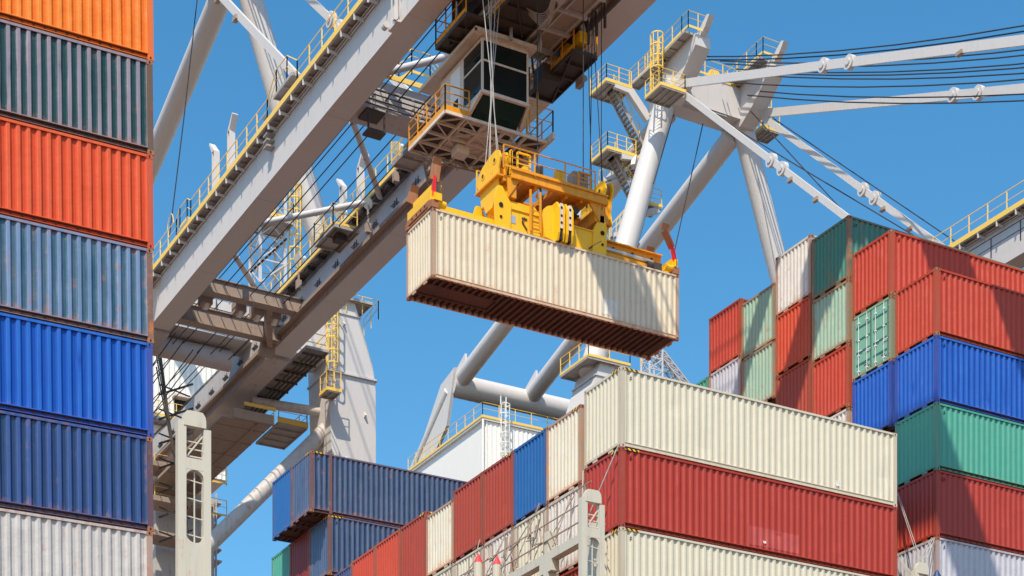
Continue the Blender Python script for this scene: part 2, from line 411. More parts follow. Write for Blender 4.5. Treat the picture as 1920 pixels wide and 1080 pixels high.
# colour, rust, options
CC = {
 'orange':    ((.80,.14,.006), .10, dict(rough=.38, fade=.25, fadecol=(.85,.26,.03), streak=.55, dent=.5, spec=.3, crest_sheen=((.88,.30,.05), .6))),
 'darkgreen': ((.006,.040,.040), .32, dict(rough=.36, fade=.15, fadecol=(.06,.10,.11), streak=.4, dent=.3, spec=.5, crest_sheen=((.30,.25,.30), .95))),
 'coral':     ((.60,.062,.012), .10, dict(rough=.38, fade=.12, fadecol=(.62,.10,.05), streak=.35, dent=.35, spec=.3, crest_sheen=((.76,.14,.05), .6))),
 'tealblue':  ((.018,.075,.12), .45, dict(rough=.34, fade=.4, fadecol=(.12,.17,.23), streak=.55, dent=.35, spec=.8, crest_sheen=((.19,.27,.46), .85))),
 'blue':      ((.004,.060,.36), .06, dict(rough=.32, fade=.1, fadecol=(.02,.12,.45), streak=.15, dent=.15, crest_sheen=((.03,.17,.62), .6))),
 'navy':      ((.004,.022,.095), .25, dict(rough=.32, fade=.15, fadecol=(.03,.06,.16), streak=.35, dent=.25, spec=.8, crest_sheen=((.045,.09,.30), .75))),
 'greywhite': ((.50,.47,.45), .42, dict(rough=.42, fade=.25, fadecol=(.58,.54,.52), streak=.35, dent=.45)),
 'cream':     ((.62,.57,.44), .16, dict(rough=.42, fade=.15, fadecol=(.66,.61,.50), streak=.16, dent=.14, rcol=(.34,.17,.08))),
 'creamhang': ((.66,.56,.41), .42, dict(rough=.42, fade=.25, fadecol=(.71,.63,.50), streak=.28, dent=.2, rcol=(.36,.17,.08))),
 'creamrust': ((.67,.61,.48), .48, dict(rough=.45, fade=.25, fadecol=(.71,.65,.56), streak=.25, dent=.15, rcol=(.42,.15,.045))),
 'crimson':   ((.37,.032,.013), .10, dict(rough=.40, fade=.15, fadecol=(.42,.05,.04), streak=.2, dent=.15)),
 'brick':     ((.35,.042,.015), .18, dict(rough=.42, fade=.2, fadecol=(.38,.07,.045), streak=.3, dent=.15)),
 'maroon':    ((.20,.012,.009), .18, dict(rough=.42, fade=.15, fadecol=(.3,.04,.03), streak=.3, dent=.15)),
 'red':       ((.46,.042,.014), .22, dict(rough=.40, fade=.15, fadecol=(.5,.08,.05), streak=.3, dent=.2)),
 'vermilion': ((.52,.050,.014), .28, dict(rough=.42, fade=.2, fadecol=(.55,.10,.04), streak=.35, dent=.2)),
 'midblue':   ((.012,.105,.33), .10, dict(rough=.38, fade=.15, fadecol=(.04,.15,.36), streak=.25, dent=.12)),
 'slate':     ((.045,.062,.17), .35, dict(rough=.40, fade=.3, fadecol=(.10,.12,.22), streak=.35, dent=.15)),
 'denim':     ((.012,.036,.10), .38, dict(rough=.34, fade=.35, fadecol=(.07,.11,.18), streak=.5, dent=.2, spec=.7, crest_sheen=((.13,.17,.30), .6))),
 'teal':      ((.065,.32,.235), .14, dict(rough=.40, fade=.2, fadecol=(.13,.38,.29), streak=.25, dent=.15)),
 'deepteal':  ((.045,.19,.145), .45, dict(rough=.42, fade=.3, fadecol=(.09,.23,.17), streak=.45, dent=.2)),
 'mint':      ((.27,.41,.31), .50, dict(rough=.46, fade=.4, fadecol=(.38,.47,.35), streak=.35, dent=.2)),
 'doorgreen': ((.19,.42,.31), .35, dict(rough=.44, fade=.2, fadecol=(.2,.38,.28), streak=.3, dent=.1)),
 'offwhite':  ((.61,.56,.51), .45, dict(rough=.46, fade=.3, fadecol=(.66,.6,.55), streak=.3, dent=.35)),
 'lilacwhite':((.48,.47,.52), .40, dict(rough=.42, fade=.25, fadecol=(.53,.52,.57), streak=.3, dent=.3)),
}
# ---- left foreground stack (leans very slightly with the ship)
G1 = 'containers in the tall stack at the left edge'
tilt = R(0.75)
for i, (k, lab) in enumerate((
    ('orange','bright orange corrugated container at the top of the left edge stack'),
    ('darkgreen','dark green corrugated container with rusty corner post, second from top at the left edge'),
    ('coral','coral red corrugated container below the dark green one in the left stack'),
    ('tealblue','weathered grey blue container with rust streaks below the coral red one at left'),
    ('blue','bright cobalt blue container in the left stack just above the navy one'),
    ('navy','dark navy corrugated container just above the pale grey one in the left stack'),
    ('greywhite','pale grey white dented container at the bottom of the left stack'))):
    zt = 31.32 - 2.60*(i-1)
    dz = zt - 2.595 - 24
    ox = 17.40 - 12.19*math.cos(tilt) + math.sin(tilt)*(-dz)*0
    container(ox, 51.7, zt-2.595 + 12.19*math.sin(tilt)*-1 + .0, 2.59, k, lab, G1, rot=(0, -tilt, 0))
# ---- block in front of the cranes: tall cream/red stack and the row to its left
XB = 35.58
G2 = 'containers in the middle block'
for zz, k, lab in ((25.67,'cream','cream container on top of the big front stack in the middle, above the crimson one'),
                   (22.92,'crimson','crimson red container between two cream ones in the big front stack'),
                   (20.17,'cream','cream container under the crimson one in the big front stack'),
                   (17.42,'maroon','maroon container at the bottom of the big front stack')):
    if zz > 18: container(XB, 56.38, zz, 2.745, k, lab, G2, hazard=True)
row = [('creamrust',2.82,'cream container with heavily rusted corner post left of the big front stack'),
       ('midblue',2.82,'medium blue container end between the rust streaked cream one and the brick red pair'),
       ('brick',2.82,'brick red container end directly left of the medium blue one'),
       ('brick',2.82,'brick red container end right of the narrow cream one in the stepped row'),
       ('creamrust',2.55,'narrow cream container end sitting lower between brick red ones'),
       ('brick',2.82,'brick red container left of the narrow cream end in the stepped row'),
       ('vermilion',2.82,'orange red container end second from the left in the stepped row of reds'),
       ('vermilion',2.80,'orange red container end leftmost of the stepped row of reds'),
       ('slate',2.75,'slate blue container end at the lower left of the stepped row')]
for j, (k, h, lab) in enumerate(row):
    container(XB, 59.06+2.46*j, 25.25, h, k, lab, G2, hazard=(j in (0, 2, 5)))
row2 = [('offwhite','dirty white container behind lashing rods under the rust streaked cream one'),
        ('cream','cream container behind lashing rods under the medium blue one'),
        ('offwhite','dirty white container under the right brick red one, near the red topped fixtures'),
        ('cream','cream container under the left brick red one, near the red topped fixtures'),
        ('cream','cream container under the narrow cream end of the stepped row'),
        ('brick','brick red container at the bottom of the stepped row')]
for j, (k, lab) in enumerate(row2):
    container(XB+.03*(j % 2), 59.06+2.46*j, 22.40, 2.82, k, lab, G2)
for j, (k, lab) in enumerate((('brick','rust red container deep under the dirty white one behind the lashing bridge'),
                              ('offwhite','off white container deep under the cream one behind the lashing bridge'))):
    container(XB, 59.06+2.46*j, 19.55, 2.82, k, lab, G2)
# ---- blue 45 foot containers further back
G3 = 'containers in the blue rear stack'
for j, (k, lab) in enumerate((('slate','slate blue long container on top of the rear stack showing its ribbed side'),
                              ('midblue','blue container overhanging at the far left top of the rear stack'))):
    r_ = container(37.0, 86.65+2.46*j, 33.0, 2.95, 'denim' if j == 0 else k, lab, G3, L=13.72, hazard=(j == 0))
    mb = MB(); mb.box((.98,-.012,.05),(1.14,.0115,2.93))
    mb.build('intermediate_post', PAINTS['denim'][1] if j == 0 else PAINTS['denim'][1], r_, local=True)
for j, (k, lab) in enumerate((('denim','dark blue container under the overhanging slate blue one in the rear stack'),
                              ('maroon','dark red container end under the overhang of the rear blue stack'),
                              ('teal','pale green container end at the lower left of the rear stack'))):
    container(37.95, 86.65+2.46*j, 30.1, 2.9, k, lab, G3, hazard=(j == 0))
# ---- right hand block
XR = 50.48
G4 = 'containers in the right hand block'
for i, (k, lab) in enumerate((('red','coral red container on top of the nearest corner stack at right'),
                              ('blue','cobalt blue container under the coral red one at the right edge'),
                              ('teal','teal green container between the cobalt blue and the dark red ones at right'),
                              ('crimson','dark red container under the teal green one at right'),
                              ('lilacwhite','bluish white container at the bottom of the right corner stack'))):
    container(XR, 57.3, 33.07-2.59*i, 2.585, k, lab, G4)
for zz, h, k, lab, dr in ((35.68,2.585,'red','red container resting on the green doors container, long side running right',0),
                       (33.07,2.585,'doorgreen','green container showing double doors with white lock rods',1),
                       (30.48,2.585,'blue','cobalt blue container end below the green doors',0)):
    container(XR, 59.95, zz, h, k, lab, G4, door=bool(dr))
def col(y, tops, keys, labs, h=2.585):
    for tz, k, lab in zip(tops, keys, labs): container(XR, y, tz-h, h, k, lab, G4)
col(62.6, (40.0,37.4,34.78,32.15), ('deepteal','mint','red','offwhite'),
    ('dark green container at the highest corner of the right block','mint green container half in shade under the dark green top one',
     'red container end under the half shaded mint green one','off white container sliver just above the long cream container at centre right'), 2.59)
col(65.1, (40.3,37.75,35.15), ('offwhite','vermilion','brick'),
    ('off white container end left of the dark green top corner','orange red container end under the off white one, half in shade',
     'dark brick red container end under the orange red one'), 2.57)
col(67.6, (39.3,36.85), ('mint','mint'),
    ('pale mint container end crossed by a diagonal shadow, left of the off white one','lower pale mint container end beside the dark brick red one'), 2.5)
col(70.1, (39.65,37.1), ('red','lilacwhite'),
    ('bright red container end at the far left top of the right block','lilac white container end under the far left red one'), 2.56)
col(72.6, (37.1,), ('teal',), ('sliver of a teal container at the far left of the right block',), 2.56)

# ---- the container being lifted
hang = container(35.85, 71.3, 37.70, 2.86, 'creamhang', 'cream container with rusty corners hanging from the yellow spreader in mid air', None)
# pale patches on it and on the crimson / cream containers (old painted-over lettering)
def patch(root, x0, x1, z0, z1, mat, label=None):
    p = (12.19-.34)/43; i0 = round((x0-.17)/p); k = max(1, round((x1-x0)/p)); mb = MB(); corr(mb, k*p, z0, z1, 'x', .0105, 1, p, .052, .17+i0*p); o = mb.build('painted_patch', mat, root, local=True)
for o in list(scene.objects):
    if o.get('label','').startswith('crimson red container between'):
        crim = o
    if o.get('label','').startswith('cream container on top of the big'):
        crm = o

# ------------------------------------------------------------------ rails, stairs, lamps
def railing(pts, name='railing', parent=None, h=1.1, step=1.5, r=.027, mid=(.55,), toe=.13, mat=None, toew=.02, post=.05):
    mb = MB(); P = [Vector(p) for p in pts]; up = Vector((0,0,1))
    for a, b in zip(P, P[1:]):
        L = (b-a).length; n = max(1, round(L/step))
        for i in range(n+1):
            q = a + (b-a)*(i/n); mb.bar(q - up*.12, q + up*h, post, post)
        mb.tube(a+up*h, b+up*h, r, 5)
        for mm in mid: mb.tube(a+up*h*mm, b+up*h*mm, r*.8, 5)
        if toe: mb.bar(a+up*(toe/2-.03), b+up*(toe/2-.03), toew, toe)
    return mb.build(name, mat or M['rail'], parent)
def deck(mb, p, q, width, n=None, side=(1,0,0), th=.05):
    """grating walkway with bearer bars below, from p to q, widening towards side"""
    p, q, s = Vector(p), Vector(q), Vector(side)*width
    z = Vector((0,0,th))
    mb.prism([p, q, q+s, p+s], z)
    L = (q-p).length; n = n or max(2, int(L/.9))
    for i in range(n+1):
        a = p + (q-p)*(i/n) - Vector((0,0,.06)); mb.bar(a, a+s, .07, .12)
    mb.bar(p-Vector((0,0,.07)), q-Vector((0,0,.07)), .06, .16); mb.bar(p+s-Vector((0,0,.07)), q+s-Vector((0,0,.07)), .06, .16)
def stair(p, q, width, side, parent, rails=True):
    """flight from top p to bottom q"""
    p, q = Vector(p), Vector(q); s = Vector(side)*width; mb = MB()
    mb.bar(p, q, .05, .24); mb.bar(p+s, q+s, .05, .24)
    n = max(4, int(abs(p.z-q.z)/.24))
    for i in range(n+1):
        a = p + (q-p)*(i/n); d = (q-p); d.z = 0; d.normalize(); d *= .13
        mb.prism([a-d, a+d, a+d+s, a-d+s], (0,0,.035))
    f = mb.build('stair_flight', M['grate'], parent)
    if rails:
        for o in (Vector((0,0,0)), s):
            railing([p+o, q+o], 'stair_rail', parent, h=1.0, step=1.2, toe=0)
    return f
def flood(base, d, parent, h=1.6, s=1.0):
    base = Vector(base); d = Vector(d).normalized(); mb = MB()
    mb.bar(base, base+Vector((0,0,h)), .09, .09); mb.box(base+Vector((-.14,-.14,.1)), base+Vector((.14,.14,.6)))
    c = base + Vector((0,0,h+.12)); mb.tube(base+Vector((0,0,h)), c-d*.1, .035, 5)
    o = mb.build('lamp_post', M['brownsteel'], parent)
    mb = MB(); mb.tube(c-d*.32*s, c+d*.02*s, .10*s, 12, .27*s, False); mb.tube(c-d*.48*s, c-d*.32*s, .10*s, 10)
    mb.build('lamp_housing', M['lampw'], o, smooth=True)
    mb = MB(); mb.tube(c-d*.02, c+d*.03*s, .255*s, 14); mb.build('lens', M['lens'], o)
    return o
def cage_ladder(p, h, parent, face=(0,-1,0), wdt=.5, mat=None, hoops=True):
    """vertical ladder with hoops; p bottom centre"""
    p = Vector(p); f = Vector(face); s = f.cross(Vector((0,0,1)))*wdt/2; mb = MB(); up = Vector((0,0,1))
    mb.bar(p-s, p-s+up*h, .08, .08); mb.bar(p+s, p+s+up*h, .08, .08)
    for i in range(int(h/.3)): mb.bar(p-s+up*.3*i, p+s+up*.3*i, .03, .03)
    if hoops:
        k = int((h-1.8)/.8); arcs = [-1.3,-.65,0,.65,1.3]
        def hp(a, z): return p + f*(.42*math.cos(a)+.30) + s.normalized()*(.42*math.sin(a)) + up*z
        for i in range(k+1):
            z = 1.8+.8*i; pts = [p-s+up*z]+[hp(a, z) for a in (-1.6,-1.1,-.55,0,.55,1.1,1.6)]+[p+s+up*z]
            for a, b in zip(pts, pts[1:]): mb.bar(a, b, .06, .07)
        for a in (-1.3,-.5,.5,1.3): mb.bar(hp(a,1.8), hp(a,1.8+.8*k), .05, .05)
    return mb.build('caged_ladder' if hoops else 'ladder', mat or M['rail'], parent)

# ------------------------------------------------------------------ the two gantry cranes
YF = 116.6      # plane of the waterside legs
ZB, ZT = 52.0, 54.3
def crane(c, full, label):
    cr = thing('gantry_crane', (c, YF, -8), label, 'crane', 'ship to shore gantry cranes')
    # --- boom girders
    gird = []
    for s, (x0, x1) in enumerate(((c-4.45, c-3.22), (c+3.25, c+4.59))):
        mb = MB(); mb.box((x0,22,ZB),(x1,112.2,ZT))
        # thin flange lips and seams proud of the plates
        g = mb.build('boom_girder', M['crane'], cr); gird.append(g)
        for y in range(50, 112, 9):
            mb = MB(); mb.box((x0-.004,y,ZB-.004),(x1+.004,y+.035,ZT+.001)); mb.build('weld_seam', M['crane_old'], g)
        xi = x1 if s == 0 else x0; sg = 1 if s == 0 else -1
        mb = MB(); mb.box((xi+sg*.002,46,ZB+.42),(xi+sg*.34,112,ZB+.50)); mb.box((xi+sg*.26,46,ZB+.50),(xi+sg*.34,112,ZB+.62))
        mb.box((xi+sg*.002,46,ZB+.0),(xi+sg*.02,112,ZB+.40))
        mb.build('trolley_rail', M['brownsteel'] if s else M['crane_old'], g)
        if s == 1:
            for i in range(20):
                mb = MB(); y = 60+i*2.6
                for k in range(3): mb.bar((xi+sg*.01,y+.16*k,ZB+1.15+.11*k),(xi+sg*.01,y+.75+.16*k,ZB+1.15+.11*k),.03,.035)
                for k in range(2): mb.bar((xi+sg*.02,y+.3+.3*k,ZB+1.1),(xi+sg*.02,y+.3+.3*k,ZB+1.5),.03,.035)
                mb.build('cable_clip', M['dark'], g)
    # rear girders
    for s, (x0, x1) in enumerate(((c-4.5, c-3.15), (c+3.2, c+4.65))):
        mb = MB(); mb.box((x0,112.4,51.85),(x1,165,ZT-.1))
        rg_ = mb.build('rear_girder', M['crane_old'], cr)
        if s == 1:
            mb = MB(); mb.box((x0-.30,112.5,52.35),(x0-.002,150,52.43)); mb.box((x0-.30,112.5,52.43),(x0-.22,150,52.6)); mb.box((x0-.03,112.5,51.85),(x0-.003,150,52.34)); mb.build('trolley_rail', M['brownsteel'], rg_)
            for i in range(9):
                mb = MB(); y = 114+i*2.6
                for k in range(3): mb.bar((x0-.02,y+.16*k,ZB+1.15+.11*k),(x0-.02,y+.75+.16*k,ZB+1.15+.11*k),.03,.035)
                for k in range(2): mb.bar((x0-.03,y+.3+.3*k,ZB+1.1),(x0-.03,y+.3+.3*k,ZB+1.5),.03,.035)
                mb.build('cable_clip', M['dark'], rg_)
    # --- walkways along the girders
    wk = MB(); deck(wk, (c-4.95,58,ZT+.1), (c-4.95,111.8,ZT+.1), .5)
    a_ = wk.build('walkway', M['grate'], cr)
    mb = MB(); mb.box((c-5.02,58,ZT+.0),(c-4.975,111.8,ZT+.28)); mb.build('toe_board', M['rail'], a_)
    mb = MB()
    for i in range(36): mb.bar((c-4.9,59+i*1.5,ZT-.18),(c-4.46,59+i*1.5,ZT-.22),.06,.14); 
    for i in range(36): mb.bar((c-4.97,59+i*1.5,ZT-.32),(c-4.97,59+i*1.5,ZT+.05),.08,.06)
    mb.tube((c-4.52,58,ZT-.16),(c-4.52,111.8,ZT-.16),.035,6); mb.tube((c-4.55,58,ZT-.03),(c-4.55,90,ZT-.03),.05,6)
    mb.build('bracket', M['crane'], a_)
    railing([(c-4.95,58,ZT+.2),(c-4.95,88.3,ZT+.2)], parent=cr, mid=(.5,))
    # hump over the stay anchor
    railing([(c-4.95,88.3,ZT+.2),(c-4.95,89.6,ZT+1.1),(c-4.95,91.0,ZT+1.1),(c-4.95,92.2,ZT+.2),(c-4.95,103.6,ZT+.2)], parent=cr, mid=(.5,), toe=0)
    railing([(c-4.95,103.6,ZT+.2),(c-4.95,104.2,ZT+.55),(c-4.95,105.4,ZT+.55),(c-4.95,106,ZT+.2),(c-4.95,111.6,ZT+.2),(c-6.6,111.8,ZT+.2)], parent=cr)
    for (y0_, y1_, zz_, xx_, ww_) in ((88.9,91.3,ZT+1.0,c-4.98,.5),(103.9,105.7,ZT+.4,c-5.0,.55),(110.2,111.8,ZT,c-6.6,2.1)):
        mb = MB(); deck(mb, (xx_,y0_,zz_), (xx_,y1_,zz_), ww_); mb.build('landing', M['grate'], cr)
    for i in range(6):
        mb = MB(); mb.box((c-4.9,92.4+.0,ZT-.9+.3*i),(c-4.45,92.9,ZT-.82+.3*i)); mb.build('step_tread', M['grate'], cr)
    # arched gate hoop
    mb = MB(); pts = [(c-4.95,107+.5*math.cos(a),ZT+.2+1.1+.7*math.sin(a)) for a in [math.pi*k/8 for k in range(9)]]; mb.path(pts, .025)
    mb.build('gate_hoop', M['rail'], cr)
    # inner walkway of the far girder
    wk = MB(); deck(wk, (c+2.65,58,ZT+.1), (c+2.65,112,ZT+.1), .6)
    b_ = wk.build('walkway', M['grate'], cr)
    mb = MB(); mb.box((c+2.58,58,ZT),(c+2.625,112,ZT+.2)); mb.build('toe_board', M['rail'], b_)
    mb = MB()
    for i in range(34):
        y = 60+i*1.55; mb.box((c+2.7,y,ZT-.28),(c+3.24,y+.35,ZT-.02))
    for k in range(3): mb.tube((c+3.12-.16*k,58,ZT-.14),(c+3.12-.16*k,112,ZT-.14),.03,5)
    mb.build('cable_tray', M['dark'], b_)
    railing([(c+2.65,58,ZT+.2),(c+2.65,112,ZT+.2)], parent=cr)
    # --- plan bracing between girders
    for (ya, yb) in ((86.9,95.9),(103.5,95.9),(86.9,78.6),(103.5,111.6),(70.5,78.6)):
        mb = MB(); p, q = Vector((c-3.3,ya,ZT-.1)), Vector((c+3.15,yb,ZT-.1)); mb.tube(p, q, .17, 12)
        for f_ in (.3,.6): mb.tube(p+(q-p)*f_, p+(q-p)*(f_+.008), .20, 12)
        mb.build('plan_brace', M['crane'], cr, smooth=True)
    # cross beams near the hinge and an unseen tie added to shade containers
    for y, h, z in ((60.2,.5,53.2),(107.2,.75,52.9),(110.4,.9,52.5)):
        mb = MB(); mb.box((c-3.21,y,z-h/2),(c+3.24,y+.45,z+h/2)); mb.box((c-3.21,y-.12,z+h/2),(c+3.24,y+.57,z+h/2+.05)); mb.box((c-3.21,y-.12,z-h/2-.05),(c+3.24,y+.57,z-h/2-.001))
        mb.build('cross_beam_or_shade_tie', M['brownsteel'], cr)
    for i, o in enumerate((-2.3,-.2,.9,2.0)):
        mb = MB(); mb.box((c+o-.32,108.1,52.25),(c+o+.32,108.9,52.9)); q = mb.build('sheave_housing', M['brownsteel'], cr)
        mb = MB(); mb.tube((c+o-.12,108.45,52.35),(c+o+.12,108.45,52.35),.34,16); mb.build('sheave', M['lampw'], q, smooth=True)
    mb = MB(); mb.prism([(c+1.2,107.6,52.5),(c+2.4,110.5,51.6),(c+2.4,110.9,52.2),(c+1.2,108.2,53.0)],(.35,0,0)); mb.prism([(c+2.0,110.8,51.2),(c+3.0,110.8,51.2),(c+3.24,110.8,54.0),(c+2.6,110.8,54.0)],(0,.35,0)); mb.build('gusset_plate', M['brownsteel'], cr)
    # --- waterside portal
    mb = MB(); mb.box((c-9.2,YF-1.5,53.8),(c+8.3,YF+.9,56.0))
    for k in range(3): mb.box((c-9.2,YF-1.53,54.1+.6*k),(c+8.3,YF-1.505,54.16+.6*k))
    pb = mb.build('portal_beam', M['crane'], cr)
    railing([(c-9,YF-1.55,56.1),(c+4.7,YF-1.55,56.1)], parent=pb, mid=(.5,), toe=.2)
    mb = MB()
    for k in range(4): mb.path([(c-9,YF-1.6,54.1+.42*k),(c-3,YF-1.6,54.15+.42*k),(c+3,YF-1.6,54.02+.42*k)], .03)
    for k in range(12): mb.bar((c-8+1.1*k,YF-1.6,55.2),(c-8+1.1*k,YF-1.6,55.9),.05,.08)
    mb.build('conduit', M['dark'], pb)
    mb = MB(); mb.tube((c-9.3,YF+.3,53.1),(c+2.4,YF+.3,53.1),.64,24); mb.build('portal_tube', M['crane'], cr, smooth=True)
    for s in (-1, 1):
        # box tower with chamfered shoulders
        def tx(o): return c + s*o
        prof = [(9.0,-8),(8.75,46.0),(8.5,50.2),(8.35,54),(9.1,57.9),(10.2,58.0),(11.55,54.0),(11.75,52.4),(11.8,40),(11.8,-8)]
        mb = MB(); P = [(tx(o),YF-1.6,z) for o, z in prof]
        mb.prism(P if s < 0 else list(reversed(P)), (0,3.2,0))
        lg = mb.build('portal_leg', M['crane'], cr)
        mb = MB(); mb.box((tx(8.3),YF-1.75,53.0),(tx(11.85),YF+1.7,53.12)); mb.build('flange', M['crane'], lg)
        mb = MB(); mb.box((tx(8.6),YF-1.68,56.9),(tx(10.7),YF+1.6,56.97)); mb.build('flange', M['crane'], lg)
        for z, o in ((56.2,9.4),(50.6,10.9),(47.5,9.6)):
            mb = MB(); mb.prism([(tx(o),YF-1.6,z+.25),(tx(o),YF-1.85,z),(tx(o),YF-1.6,z-.1)],(.12,0,0)); mb.build('lifting_lug', M['crane'], lg)
        # slanted leg tube up to the apex
        mb = MB(); mb.tube((tx(10.1),YF,57.6),(tx(3.75 if s < 0 else 3.0),YF,78.6),.84,28,.76); mb.build('front_leg', M['crane'], cr, smooth=True)
        # diagonal brace of the portal frame
        mb = MB(); mb.tube((tx(9.2),YF-.2,50.2),(tx(-1.0),YF-.2,39.0),.50,20)
        if s > 0: mb.build('portal_brace', M['crane_old'], cr, smooth=True)
        mb = MB(); mb.tube((tx(9.0),YF,51.0),(tx(4.4),YF+1.5,51.4),.30,16); mb.build('strut_tube', M['crane_old'], cr, smooth=True)
        # collar platform with rail
        mb = MB(); deck(mb, (tx(8.0),YF-1.9,57.95), (tx(11.4),YF-1.9,57.95), 3.8, side=(0,1,0)); pf = mb.build('leg_platform', M['grate'], cr)
        if s < 0:
            mb = MB(); mb.box((tx(8.0),YF-1.97,57.95),(tx(11.4),YF-1.92,58.12)); mb.box((tx(11.45),YF-1.92,57.95),(tx(11.4),YF+1.9,58.12)); mb.build('toe_board', M['rail'], pf)
            railing([(tx(8.0),YF-1.9,58.1),(tx(11.4),YF-1.9,58.1),(tx(11.4),YF+1.9,58.1)], parent=pf, toe=0)
            railing([(tx(8.0),YF-1.9,58.1),(tx(7.0),YF-1.9,58.3)], parent=pf, toe=0, h=1.6)
        else:
            mb = MB(); railing([(tx(9.6),YF-1.7,57.2),(tx(11.9),YF-1.7,57.2),(tx(12.2),YF+1.2,57.2)], parent=pf, toe=0)
            # caged ladder and small platform on the seaward face
            p0 = Vector((tx(8.35),YF-2.05,51.4)); cage_ladder(p0, 6.4, lg, (0,-1,0))
            mb = MB(); deck(mb, (tx(7.8),YF-2.9,51.3), (tx(8.7),YF-2.9,51.3), 1.2, side=(0,1,0)); q = mb.build('ladder_platform', M['grate'], lg)
            mb = MB(); mb.box((tx(7.75),YF-2.96,51.22),(tx(8.75),YF-2.91,51.42)); mb.box((tx(7.71),YF-2.9,51.22),(tx(7.75),YF-1.7,51.42)); mb.build('toe_board', M['rail'], q)
            railing([(tx(8.7),YF-2.9,51.4),(tx(7.8),YF-2.9,51.4),(tx(7.8),YF-1.7,51.4)], parent=q, toe=0, step=1)
    # --- A-frame apex
    mb = MB(); mb.box((c-4.1,YF-.9,78.5),(c+3.5,YF+1.2,80.7)); mb.box((c-3.9,YF-.95,78.42),(c+3.3,YF-.905,78.54))
    for k in range(5): mb.box((c-3.2,YF-.9+.12*k,78.30),(c+1.0,YF-.84+.12*k,78.36))
    ap = mb.build('apex_beam', M['crane'], cr)
    for s in (-1, 1):
        x0 = c - 4.25 if s < 0 else c + 2.15
        P = [(x0,YF+1.5,78.1),(x0,YF+1.5,80.75),(x0,YF-3.6,81.05),(x0,YF-4.5,81.0),(x0,YF-4.5,80.2),(x0,YF-2.4,78.7),(x0,YF-.95,77.95)]
        mb = MB(); mb.prism(P, (1.25,0,0)); hn = mb.build('apex_horn', M['crane'], cr)
        mb = MB(); deck(mb, (x0-.75,YF+.8,80.75), (x0-.75,YF-4.2,81.1), .72, side=(1,0,0))
        wk_ = mb.build('horn_walkway', M['grate'], cr)
        railing([(x0-.75,YF+.8,80.85),(x0-.75,YF-3.9,81.15),(x0-.75,YF-4.7,81.15),(x0+.9,YF-4.7,81.15)], parent=wk_, step=1.1, toe=.16)
        mb = MB(); mb.prism([(x0+.4,YF-3.6,81.0),(x0+.4,YF-5.3,82.0),(x0+.4,YF-5.6,81.85),(x0+.4,YF-5.1,81.3),(x0+.4,YF-4.5,80.9)],(.45,0,0)); mb.build('horn_tip', M['crane'], hn)
        xp = c-4.55 if s < 0 else c+3.15
        mb = MB(); mb.tube((xp-.25,YF-1.4,78.8),(xp+.3,YF-1.4,78.8),.42,18); mb.prism([(xp,YF-.9,78.0),(xp,YF-1.9,78.4),(xp,YF-1.9,79.3),(xp,YF-.9,79.8)],(.3,0,0)); mb.build('stay_pin', M['crane'], cr, smooth=False)
    # sheaves of the boom hoist
    for k in range(2):
        mb = MB(); cy_ = c-.2+1.5*k
        for j in range(3): mb.tube((cy_+.18*j,YF-.4,81.0),(cy_+.09+.18*j,YF-.4,81.0),.62,20)
        mb.build('hoist_sheave', M['rail'], cr, smooth=True)
    mb = MB(); mb.tube((c-1.7,YF-.6,80.5),(c-1.7,YF-.6,83.2),.2,10); mb.tube((c-1.7,YF-.6,81.7),(c-1.7,YF-.6,81.9),.32,10); mb.build('vent_pipe', M['crane'], cr, smooth=True)
    railing([(c-2.6,YF-1.0,80.8),(c+2.1,YF-1.0,80.8)], parent=ap, toe=.15)
    # --- rear legs, rear tube
    for s, (o1, o2) in enumerate(((-3.2,-3.7),(2.6,3.3))):
        mb = MB(); mb.tube((c+o1,YF+.6,78.1),(c+o2,149,70.1),.72,24); mb.build('back_leg', M['crane'], cr, smooth=True)
        mb = MB(); mb.prism([(c+o2-.1,147.4,70.0),(c+o2-.1,147.6,72.2),(c+o2-.1,149.6,71.2),(c+o2-.1,150.2,70.0)],(.2,0,0)); mb.build('gusset', M['crane'], cr)
    mb = MB(); mb.tube((c-4.4,149,69.9),(c+10.5,149,69.9),.98,28); mb.build('rear_tube', M['crane'], cr, smooth=True)
    mb = MB(); mb.prism([(c-4.6,148,71.0),(c-4.6,150.6,70.4),(c-4.6,158.5,62.5),(c-4.6,156,62.0),(c-4.6,149.5,66.5),(c-4.6,149.0,68)],(.3,0,0)); mb.build('rear_strut', M['crane'], cr)
    mb = MB(); mb.tube((c-4.3,149.5,69.5),(c-4.3,162,61.0),.5,16); mb.build('rear_strut', M['crane'], cr, smooth=True)
    # --- machinery house
    hx0, hx1, hy0, hy1, hz0, hz1 = c-5.3, c+11.5, 141.4, 155.2, 55.0, 64.2
    mb = MB(); mb.box((hx0+.05,hy0+.05,hz0),(hx1-.05,hy1,hz1)); corr(mb, hx1-hx0-.4, hz0, hz1-.25, 'x', hy0-.06, 1, .42, .05, hx0+.2)
    hs = mb.build('machinery_house', M['white'], cr)
    mb = MB(); mb.box((hx0-.2,hy0-.2,hz1-.2),(hx1+.2,hy1+.2,hz1)); mb.tube((hx0-.12,hy0-.12,hz0),(hx0-.12,hy0-.12,hz1-.2),.09,8); mb.build('eaves', M['white'], hs)
    mb = MB(); mb.box((hx0-.26,hy0-.26,hz1-.05),(hx1+.2,hy0-.21,hz1+.15)); mb.box((hx0-.26,hy0-.21,hz1-.05),(hx0-.21,hy1,hz1+.15)); mb.build('toe_board', M['rail'], hs)
    railing([(hx1,hy0-.2,hz1+.1),(hx0-.2,hy0-.2,hz1+.1),(hx0-.2,hy1,hz1+.1)], parent=hs, toe=0, step=1.6)
    cage_ladder((c-3.6,hy0-.3,58.0), 8.2, hs, (0,-1,0), mat=M['lampw'])
